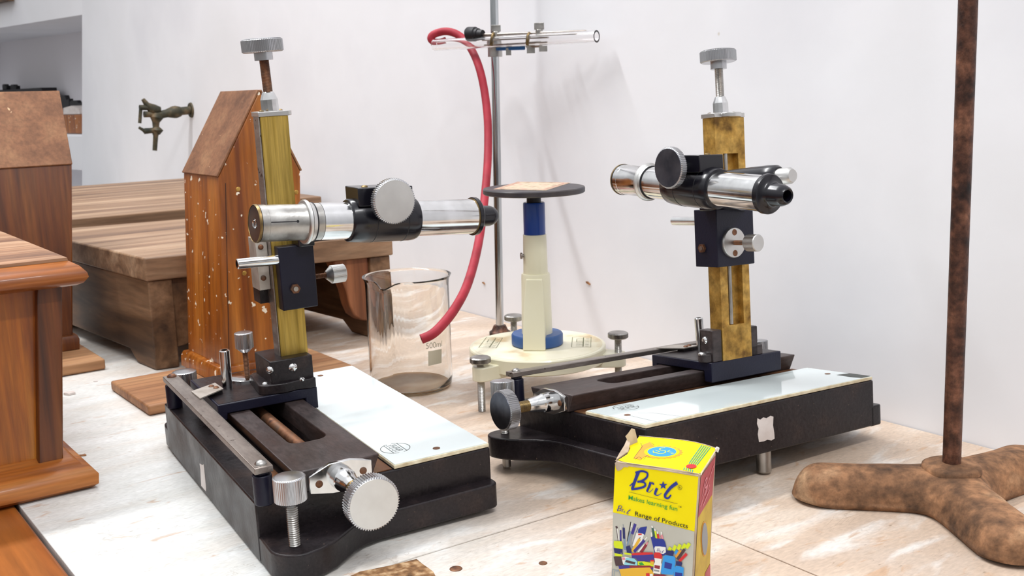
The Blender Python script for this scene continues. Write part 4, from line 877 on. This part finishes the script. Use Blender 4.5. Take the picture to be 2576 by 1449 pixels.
for j in range(NR+1):
    t = j/NR; t = 1-(1-t)**1.6; ring = []
    for i in range(NA):
        a_ = 2*math.pi*i/NA; r = max(rd[i]*t, .0002); x, y = r*math.cos(a_), r*math.sin(a_)
        q = max(-.9, sdist(x, y)/w); q = max(0, q); h = HH*(max(0, 1-q**3.0))**.55
        h = h*(1-.10*(r/.11)) + .0016*math.exp(-((r-.016)/.0012)**2)*0
        h += .0009*noise.noise(Vector((x*60, y*60, 1)))
        ring.append(rc+Vector((x, y, max(.0045, h) if j < NR else .0030)))
    rings.append(ring)
rings = [[rc+Vector((.00019*math.cos(2*math.pi*i/NA), .00019*math.sin(2*math.pi*i/NA), .0045)) for i in range(NA)]]+[[p*1. for p in rings[-1]]][0:0]+rings
bot_ring = [Vector((p.x, p.y, .0006)) if True else p for p in rings[-1]]
bot_ring = [rc+(Vector((p.x, p.y, 0))-rc)*.93+ZZ*.0004 for p in rings[-1]]
rings = rings[1:]+[bot_ring]
g.rings(rings, cap=True)
rst = wroot('rusty_tripod_stand', rc, 'heavy rusted three-armed iron stand with brown rod at the right frame edge', 'stand')
g2 = W(); g2.b.free(); g2.b = g.b; fb = g2.done('tripod_foot', 'rust', rst, angle=80)
q0 = PY(2393, 1192, rc.y); q1 = PY(2435.5, 0, rc.y-.002); dd = (q1-q0).normalized()
g = W(); g.cyl(q0-dd*.012, q0+dd*.55, .0061, n=36); g.done('upright_rod', 'rustrod', rst)
g = W(); g.lathe(Vector((q0.x, q0.y, rc.z+HH-.0015)), ZZ, [(0, .0200), (.0030, .0196), (.0042, .0175), (.0040, .0120), (.0052, .0085), (.0056, .0060)], 40); g.done('rod_boss', 'rust', rst, angle=60)
# ================================================================== INK CARTON
zt = .085
FL, FR, BR, BL = (PZ(x, y, zt) for x, y in ((1547, 1163), (1757, 1197.5), (1801, 1137), (1606, 1099)))
def down(P_, px, py): # bottom corner, leaning a little
    q = PZ(px, py, .0006); return q
ny = (FR-FL).cross(ZZ).normalized()
def bottom(P_, px_, py_):   # edge through a second pixel of the same upright edge
    r = ray(px_, py_); n_ = Vector((r.y, -r.x, 0)).normalized()  # keep the distance, slide sideways
    t_ = (P_.y-0)/r.y; q = EYE+r*t_; d_ = (q-P_)/(P_.z-q.z); return P_+d_*(P_.z-.0006)
bFL = bottom(FL, 1535, 1449); bFR = bottom(FR, 1747, 1449)
lean = ((bFL-FL)+(bFR-FR))/2; lean.z = -zt+.0006
bFL, bFR, bBR, bBL = FL+lean, FR+lean, BR+lean, BL+lean
ik = wroot('ink_carton', Vector(((bFL.x+bBR.x)/2, (bFL.y+bBR.y)/2, 0)), 'yellow stationery carton with blue lettering and torn lid in the foreground', 'carton')
MT['card'] = mat('carton_board', lin('b9a48c'), .8, cols=(lin('a8937c'), lin('cdbba4')), scale=90)
MT['yellow'] = mat('yellow_print', lin('f6e208'), .5, cols=(lin('f0da02'), lin('fae806')), spec=.2, scale=30, bump=.15, bscale=60)
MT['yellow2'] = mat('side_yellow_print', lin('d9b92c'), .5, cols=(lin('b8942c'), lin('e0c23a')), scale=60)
MT['grey'] = mat('grey_print_panel', lin('bfbcae'), .5, cols=(lin('b6b3a6'), lin('c8c6ba')), scale=20)
MT['redp'] = mat('faded_red_print', lin('b84a50'), .5, cols=(lin('a83e46'), lin('c46066')), scale=60)
for nm, h in (('pblue', '20308c'), ('pgreen', '2a9a34'), ('pblack', '1e1a18'), ('psky', '2f94dc'), ('pnavy', '1f2460'), ('pred', 'd0262a'), ('porange', 'e09a2a'), ('pwhite', 'e8e6e0'), ('pviolet', '3a3088'), ('plime', 'd2e016'), ('pteal', '1f8f86'), ('ppink', 'e08a94'), ('pbrown', '4a3438'), ('pdgreen', '2c5a50'), ('pgold', 'e2b030'), ('pcyan', '8fd0dc'), ('pgreyblue', '7f93a8'), ('pmaroon', '8c2430'), ('psilver', '8e9297')):
    MT[nm] = mat('print_'+nm[1:], lin(h), .45)
W_ = W
g = W(); ti = .0006
g.hexa([bFL, bFR, bBR, bBL, FL, FR, BR, BL]); bxo = g.done('carton_body', 'card', ik, bevel=.0007)
fn = (FR-FL).cross(bFL-FL).normalized(); fn = -fn if fn.y > 0 else fn          # outward (towards viewer)
sn = (BR-FR).cross(bFR-FR).normalized(); sn = -sn if sn.x < 0 else sn
def onF(px, py, o=.0003): p = PP(px, py, FL, fn); return p+fn*o
def onS(px, py, o=.0003): p = PP(px, py, FR, sn); return p+sn*o
def onT(px, py, o=.0006): p = PZ(px, py, zt); return p+ZZ*o
def c5(x, y): return (1500+x/3.7235, 1060+y/3.7235)
def c4(x, y): return (1520+x/8.573, 1280+y/8.573)
def panel(name, mt, pts, on, par, o=.0002): g = W(); g.face([on(*p, o) for p in pts]); return g.done(name, mt, par, smooth=False)
yl = panel('front_yellow_panel', 'yellow', [c5(178, 398), c5(300, 412), c5(500, 440), c5(700, 470), c5(958, 512), c5(921, 1031), c5(540, 930), c5(158, 851)], onF, bxo)
bl, brr = bFL*.98+bFR*.02, bFR*.985+bFL*.015
g = W(); g.face([onF(*c5(158, 851)), onF(*c5(540, 930)), onF(*c5(921, 1031)), brr+fn*.0002, bl+fn*.0002]); gp = g.done('front_grey_panel', 'grey', bxo, smooth=False)
# torn pale strip along the top front edge and the left top corner
g = W(); g.face([onF(*c5(x, y), .0005) for x, y in ((176, 385), (240, 392), (300, 412), (305, 428), (262, 425), (235, 452), (205, 462), (188, 440))]); g.face([onF(*c5(x, y), .0005) for x, y in ((300, 405), (480, 430), (700, 462), (960, 508), (958, 516), (700, 473), (480, 441), (300, 418))]); g.done('torn_edge', 'card', bxo, smooth=False)
def strokes(name, mt, lst, on, par, cc, w0, o=.0006, n_=None, k_=5):
    g = W(); n_ = n_ or fn
    for pts, w in lst:
        P = [on(*cc(x, y), o) for x, y in pts]; P = spline(P, k_) if len(P) > 2 else P
        m_ = len(P); ww = [w0*w]*m_ if not isinstance(w, tuple) else [w0*(w[0]+(w[1]-w[0])*i/(m_-1)) for i in range(m_)]
        ribbon(g, P, ww, n_); o += .00001
    return g.done(name, mt, par, smooth=False)
pxm = .0000585   # one crop pixel in metres at the carton
LOGO = [([(398, 470), (372, 540), (340, 628)], (34, 26)), ([(370, 478), (430, 464), (480, 480), (476, 522), (432, 554), (388, 564)], (20, 20)), ([(398, 560), (452, 570), (462, 600), (415, 622), (332, 633)], (20, 22)),
        ([(316, 602), (352, 572)], (8, 14)), ([(514, 566), (498, 610), (478, 652)], (26, 20)), ([(492, 600), (520, 574), (536, 578), (538, 590)], (8, 22)), ([(474, 650), (502, 660), (538, 626)], (8, 4)), ([(574, 622), (560, 655), (552, 684)], (26, 22)), ([(552, 682), (580, 690), (616, 668)], (12, 4)), ([(762, 572), (700, 618), (648, 684)], (34, 24)), ([(648, 680), (650, 708), (678, 716), (704, 686)], (26, 14))]
strokes('brand_lettering', 'pblue', LOGO, onF, yl, c5, pxm*1.0)
g = W(); star = []
for i in range(10):
    a_ = math.pi/2+math.pi*i/5; r = 42 if i % 2 == 0 else 17; star.append(onF(*c5(630+r*math.cos(a_), 597-r*math.sin(a_)), .0006))
ctr = onF(*c5(630, 597), .0006)
for i in range(10): g.face([star[i], star[(i+1) % 10], ctr])
g.done('brand_star', 'pblue', yl, smooth=False)
strokes('underline', 'pblack', [([(310, 658), (765, 770)], 3)], onF, yl, c5, pxm)
ringp = [(787+19*math.cos(a_*.5236), 617+21*math.sin(a_*.5236)) for a_ in range(13)]
strokes('registered_mark', 'pblack', [(ringp, 3)], onF, yl, c5, pxm, k_=2)
def text(s_, a, b_, h, mt, name, par, on=onF, nn=None, sh=0, cc=c5, off=0.): return textmesh(s_, on(*cc(*a), .0006), on(*cc(*b_), .0006), nn or fn, mt, name, par, height=h*pxm, shear=sh, off=.0045)
text('R', (779, 627), (795, 629), 20, 'pblack', 'registered_mark', yl)
text('Makes learning fun', (305, 728), (762, 838), 43, 'pgreen', 'slogan', yl, off=.012)
text('TM', (772, 800), (800, 806), 13, 'pblack', 'slogan', yl)
def minilogo(x, y, k_, mt, par, skew=.23, cc=c5, on=onF, nn=None, o=.0008):
    L = []
    for pts, w in LOGO: L.append(([(x+(a-315)*k_, y+((b_-640)+(a-315)*(skew-.23))*k_) for a, b_ in pts], (w[0]*k_, w[1]*k_)))
    return strokes('small_brand_lettering', mt, L, on, par, cc, pxm*(1 if cc is c5 else .434), o=o, n_=nn, k_=3)
minilogo(196, 836, .29, 'pviolet', yl, .28)
text('Range of Products', (366, 880), (860, 1000), 44, 'pblack', 'range_lettering', yl, off=.008)
# product picture
ob = [.00030]
def shp(mt, pts, name='product_picture'): ob[0] += .00001; return panel(name, mt, [c4(*p) for p in pts], onF, gp, ob[0])
def bar(mt, p, q, w): ob[0] += .00001; g = W(); ribbon(g, [onF(*c4(*p), ob[0]), onF(*c4(*q), ob[0])], w*pxm*.434, fn); return g.done('product_picture', mt, gp, smooth=False)
for mt, p, q, w in (('pwhite', (270, 380), (320, 680), 34), ('pbrown', (262, 372), (305, 700), 16), ('pbrown', (262, 370), (285, 420), 52), ('pwhite', (358, 380), (355, 450), 10), ('pviolet', (358, 455), (360, 720), 44), ('psilver', (412, 330), (420, 410), 22), ('pnavy', (425, 400), (435, 640), 60), ('pgreyblue', (440, 640), (455, 880), 56),
    ('pblack', (580, 275), (500, 700), 22), ('pwhite', (605, 290), (590, 390), 26), ('pgreyblue', (575, 480), (505, 780), 42), ('pviolet', (675, 320), (608, 540), 66), ('psilver', (605, 545), (560, 790), 44), ('pviolet', (735, 400), (690, 520), 12), ('psilver', (700, 500), (590, 860), 44), ('pwhite', (730, 520), (640, 800), 60)):
    bar(mt, p, q, w)
shp('pwhite', [(735, 500), (870, 540), (800, 740), (690, 880), (600, 900), (690, 720)])
shp('pblue', [(740, 440), (790, 395), (930, 375), (885, 560), (820, 520), (735, 512)])
bar('pred', (738, 545), (815, 540), 34)
for mt, p, q, w in (('pbrown', (785, 605), (772, 635), 18), ('pgold', (775, 640), (610, 915), 62), ('pwhite', (935, 600), (860, 690), 22), ('pviolet', (875, 670), (650, 920), 62), ('pwhite', (880, 760), (740, 920), 30), ('pbrown', (965, 675), (945, 720), 12), ('ppink', (945, 715), (915, 770), 34), ('pmaroon', (915, 765), (800, 930), 60),
    ('pwhite', (1035, 355), (1050, 405), 34), ('pdgreen', (1048, 405), (1085, 600), 44), ('pwhite', (1098, 420), (1108, 480), 30), ('plime', (1108, 470), (1135, 630), 40), ('pwhite', (1148, 480), (1165, 540), 24), ('pred', (1165, 535), (1180, 630), 46), ('pwhite', (1240, 485), (1245, 560), 30), ('ppink', (1245, 550), (1270, 640), 44), ('ppink', (1210, 580), (1215, 630), 26), ('pwhite', (1025, 500), (1030, 600), 26)):
    bar(mt, p, q, w)
shp('pblue', [(1012, 600), (1060, 585), (1120, 625), (1190, 640), (1280, 640), (1320, 700), (1345, 800), (1355, 960), (1280, 1000), (1100, 960)])
shp('pwhite', [(1090, 840), (1110, 800), (1210, 800), (1335, 820), (1340, 930), (1280, 965), (1110, 925)])
minilogo(1140, 905, .36, 'pviolet', gp, .26, cc=c4, o=.0007)
for p, q in (((1440, 820), (1410, 900)), ((1550, 780), (1500, 890)), ((1650, 760), (1600, 870)), ((1760, 750), (1690, 860)), ((1850, 735), (1780, 840))): bar('plime', p, q, 72)
for mt, p, q in (('psky', (1590, 890), (1540, 960)), ('porange', (1660, 880), (1560, 1040)), ('pbrown', (1745, 860), (1585, 1080)), ('pred', (1790, 960), (1630, 1120))): bar(mt, p, q, 60)
shp('plime', [(220, 680), (390, 690), (420, 800), (410, 860), (240, 830), (215, 760)])
text('CORRECTION', (252, 758), (400, 775), 20, 'pbrown', 'product_picture', gp, cc=c4) if False else None
shp('pnavy', [(215, 835), (405, 862), (410, 960), (395, 975), (235, 945)]); shp('plime', [(235, 945), (400, 970), (405, 1020), (240, 1005)])
minilogo(265, 925, .32, 'pwhite', gp, .24, cc=c4, o=.0007)
shp('pnavy', [(480, 800), (560, 780), (595, 880), (600, 960), (500, 930)]); shp('plime', [(445, 930), (590, 950), (600, 990), (450, 970)])
shp('pbrown', [(215, 1020), (370, 1015), (415, 1190), (390, 1225), (260, 1220)])
shp('pwhite', [(385, 1030), (470, 1020), (560, 1040), (470, 1200), (420, 1180)]); bar('ppink', (400, 1060), (465, 1065), 60)
shp('pcyan', [(480, 1040), (660, 1060), (720, 1120), (730, 1210), (440, 1195)]); shp('pbrown', [(490, 1090), (690, 1140), (670, 1190), (460, 1135)])
shp('pred', [(600, 950), (850, 925), (1060, 930), (1070, 970), (850, 985), (615, 990)])
shp('pviolet', [(605, 990), (850, 985), (1070, 970), (1100, 1100), (1090, 1120), (740, 1120), (700, 1060), (610, 1045)])
minilogo(715, 1058, .30, 'pwhite', gp, .20, cc=c4, o=.0007)
strokes('product_picture', 'pgold', [([(945, 1120), (960, 1040), (1020, 985)], 26)], onF, gp, c4, pxm*.434, o=.00072)
strokes('product_picture', 'pwhite', [([(965, 1120), (985, 1050), (1040, 1000)], 22)], onF, gp, c4, pxm*.434, o=.00073)
shp('plime', [(735, 1120), (870, 1120), (960, 1140), (1080, 1160), (1080, 1230), (740, 1200)]); shp('pgreen', [(760, 1150), (830, 1140), (880, 1200), (780, 1200)])
shp('pgold', [(1010, 1090), (1090, 1100), (1080, 1200), (1010, 1180)]); shp('pred', [(1010, 1090), (1090, 1085), (1090, 1125), (1015, 1120)])
shp('pviolet', [(320, 1215), (500, 1205), (1060, 1235), (1070, 1290), (640, 1260), (340, 1285)]); shp('pmaroon', [(560, 1210), (1000, 1210), (1060, 1240), (1060, 1262), (560, 1258)])
minilogo(372, 1258, .27, 'pwhite', gp, .16, cc=c4, o=.00075)
shp('pgold', [(335, 1285), (640, 1262), (1000, 1250), (1085, 1380), (1080, 1600), (430, 1600)])
for P in ([(600, 1360), (640, 1300), (720, 1345), (600, 1360)], [(735, 1385), (770, 1330), (850, 1320), (900, 1350), (880, 1385), (735, 1385)], [(400, 1330), (520, 1350), (560, 1390)], [(840, 1290), (900, 1270), (1010, 1350)]):
    strokes('product_picture', 'pdgreen', [(P, 10)], onF, gp, c4, pxm*.434, o=.00074, k_=1)
shp('pred', [(1085, 945), (1120, 925), (1210, 930), (1260, 975), (1255, 1070), (1180, 1065), (1090, 1040)]); shp('pwhite', [(1095, 1045), (1255, 1070), (1240, 1140), (1255, 1180), (1225, 1395), (1070, 1370), (1085, 1180), (1110, 1130)])
shp('pmaroon', [(1100, 1195), (1220, 1215), (1210, 1285), (1095, 1265)]); bar('psilver', (1085, 1310), (1200, 1330), 40)
shp('psky', [(1295, 1000), (1340, 985), (1500, 1005), (1545, 1040), (1555, 1150), (1500, 1410), (1250, 1390), (1235, 1340)]); shp('pnavy', [(1345, 875), (1500, 895), (1520, 930), (1495, 1005), (1350, 975)])
shp('pblue', [(1320, 1125), (1480, 1170), (1460, 1290), (1310, 1260)]); minilogo(1345, 1240, .26, 'pcyan', gp, .28, cc=c4, o=.00078)
shp('psky', [(1560, 1215), (1660, 1225), (1730, 1260), (1710, 1600), (1500, 1600), (1520, 1280)]); shp('pnavy', [(1565, 1110), (1660, 1125), (1700, 1150), (1680, 1225), (1560, 1200)]); shp('pblue', [(1545, 1350), (1700, 1370), (1690, 1600), (1530, 1600)])
shp('pred', [(915, 1375), (990, 1370), (1000, 1460), (920, 1460)]); shp('pwhite', [(1000, 1390), (1060, 1385), (1070, 1460), (1000, 1460)]); shp('pmaroon', [(1075, 1400), (1290, 1400), (1400, 1450), (1080, 1450)])
strokes('product_picture', 'pgreyblue', [([(180, 1460), (185, 1300), (330, 1325), (370, 1450)], 14), ([(225, 1460), (230, 1330), (310, 1345)], 10)], onF, gp, c4, pxm*.434, o=.00072, k_=1)
# top flap print
tpn = panel('lid_flap', 'yellow', [c5(225, 378), c5(205, 372), c5(290, 318), c5(318, 262), c5(302, 240), c5(330, 178), c5(372, 200), c5(400, 150), c5(520, 158), c5(760, 180), c5(930, 205), c5(1118, 262), c5(1105, 300), c5(985, 490), c5(958, 497), c5(700, 450), c5(500, 425), c5(300, 398)], onT, bxo, .0006)
g = W(); A = [onT(*c5(*p), .0006) for p in ((225, 378), (290, 318), (318, 262), (330, 178), (400, 150), (760, 180), (1118, 262), (985, 490), (958, 497), (500, 425))]
strokes('lid_edge', 'card', [([(178, 380), (300, 402), (500, 430), (700, 458), (960, 503), (985, 495), (1115, 290), (1122, 262), (930, 206), (760, 180), (520, 157), (400, 146)], 9)], onT, bxo, c5, pxm*1.5, o=.0008, n_=ZZ, k_=2)
mr_ = pxm*1.55
seal = [(615+135*math.cos(i*math.pi/16), 297+46*math.sin(i*math.pi/16)) for i in range(32)]
g = W(); 
outer = [(610+ (208 if i % 2 == 0 else 186)*math.cos(i*math.pi/22), 300+(64 if i % 2 == 0 else 56)*math.sin(i*math.pi/22)) for i in range(44)]
g.face([onT(*c5(x, y), .00075) for x, y in outer]); g.done('seal_rays', 'porange', tpn, smooth=False)
g = W(); g.face([onT(*c5(x+4, y), .00082) for x, y in [(610+165*math.cos(i*math.pi/16), 299+52*math.sin(i*math.pi/16)) for i in range(32)]]); g.done('seal_rim', 'yellow', tpn, smooth=False)
g = W(); g.face([onT(*c5(x, y), .0009) for x, y in seal]); g.done('blue_seal', 'psky', tpn, smooth=False)
strokes('seal_lettering', 'plime', [([(645, 262), (600, 268), (600, 285), (645, 290), (640, 312), (590, 318), (540, 305), (535, 290)], 7), ([(555, 285), (590, 300), (530, 310)], 6), ([(690, 285), (670, 300), (720, 305)], 6), ([(700, 320), (730, 315)], 6)], onT, tpn, c5, mr_, o=.0010, n_=ZZ, k_=3)
g = W(); g.face([onT(*c5(x, y), .0008) for x, y in ((350, 360), (392, 300), (430, 232), (500, 205), (540, 240), (500, 275), (470, 300), (480, 330), (440, 350), (410, 375), (380, 362))]); g.done('ribbon_print', 'porange', tpn, smooth=False)
strokes('ribbon_outline', 'pbrown', [([(350, 360), (392, 300), (430, 250), (420, 215), (500, 205), (545, 235)], 2.5), ([(360, 375), (400, 345), (440, 372), (470, 335), (500, 345)], 2.5)], onT, tpn, c5, mr_, o=.0009, n_=ZZ, k_=3)
strokes('flap_stripes', 'pteal', [([(990+i*20, 235+i*5), (868+i*18, 408+i*4)], 6) for i in range(5)]+[([(826+i*20, 446+i*5), (818+i*20, 470+i*5)], 6) for i in range(5)], onT, tpn, c5, mr_, o=.0009, n_=ZZ)
g = W(); g.face([onT(*c5(890+50*math.cos(i*math.pi/10), 436+20*math.sin(i*math.pi/10)), .0010) for i in range(20)]); g.done('flap_dot', 'pred', tpn, smooth=False)
# torn tuck flap sticking up at the back left
g = W(); up = lambda x, y, h: onT(*c5(x, y), 0)+ZZ*h
g.ext([onT(*c5(318, 235)), onT(*c5(385, 205)), onT(*c5(385, 205))+ZZ*.0048+Vector((-.001, 0, 0)), onT(*c5(375, 205))+ZZ*.0078+Vector((-.001, 0, 0)), onT(*c5(352, 210))+ZZ*.0088+Vector((-.0015, 0, 0)), onT(*c5(330, 228))+ZZ*.0070+Vector((-.002, 0, 0)), onT(*c5(320, 235))+ZZ*.0058+Vector((-.003, 0, 0))], (.0004, .0007, 0)); g.done('torn_flap', 'card', bxo, bevel=.0002)
g = W(); g.ext([onT(*c5(185, 378)), onT(*c5(300, 300)), onT(*c5(318, 235))+ZZ*.0015, onT(*c5(300, 205))+ZZ*.003, onT(*c5(262, 260))+ZZ*.001, onT(*c5(215, 320))], (0, 0, .0007)); g.done('torn_flap', 'card', bxo)
g = W(); p = onT(*c5(1115, 272)); g.ext([p, p+Vector((.0012, .001, .0008)), p+Vector((.0026, .001, 0)), p+Vector((.0018, .0006, -.0022)), p+Vector((.0004, 0, -.0012))], (0, .0007, .0004)); g.done('torn_flap', 'pwhite', bxo)
# right side print
sB = onS(*c5(1085, 680)); 
p_ = lambda pts, mt, nm, o=.0003, par=bxo: panel(nm, mt, [c5(*q) for q in pts], onS, par, o)
sd = p_([(975, 520), (1112, 320), (1082, 685), (948, 905)], 'redp', 'side_red_panel')
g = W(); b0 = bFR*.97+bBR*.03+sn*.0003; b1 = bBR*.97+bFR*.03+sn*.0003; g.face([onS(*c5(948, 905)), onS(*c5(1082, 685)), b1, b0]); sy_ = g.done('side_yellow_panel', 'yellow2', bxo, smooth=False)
strokes('side_lettering', 'ppink', [([(985, 700), (1010, 560), (1030, 530), (1010, 620), (1035, 600), (1010, 690)], 10), ([(1040, 640), (1052, 590)], 8), ([(965, 800), (1095, 400)], 6), ([(990, 790), (1050, 640)], 8)], onS, sd, c5, pxm*2.2, o=.0006, n_=sn, k_=3)
g = W(); g.face([onS(*c5(1005+32*math.cos(i*math.pi/12), 1100+165*math.sin(i*math.pi/12)), .0005) for i in range(24)]); g.done('side_oval', 'porange', sy_, smooth=False)
g = W(); g.face([onS(*c5(1006+27*math.cos(i*math.pi/12), 1100+152*math.sin(i*math.pi/12)), .0007) for i in range(24)]); g.done('side_oval', 'psilver', sy_, smooth=False)
g = W(); g.face([onS(*c5(1060, 1330), .0005), onS(*c5(1062, 1500), .0005), onS(*c5(1010, 1500), .0005), onS(*c5(1012, 1420), .0005)]); g.done('side_red_corner', 'redp', sy_, smooth=False)
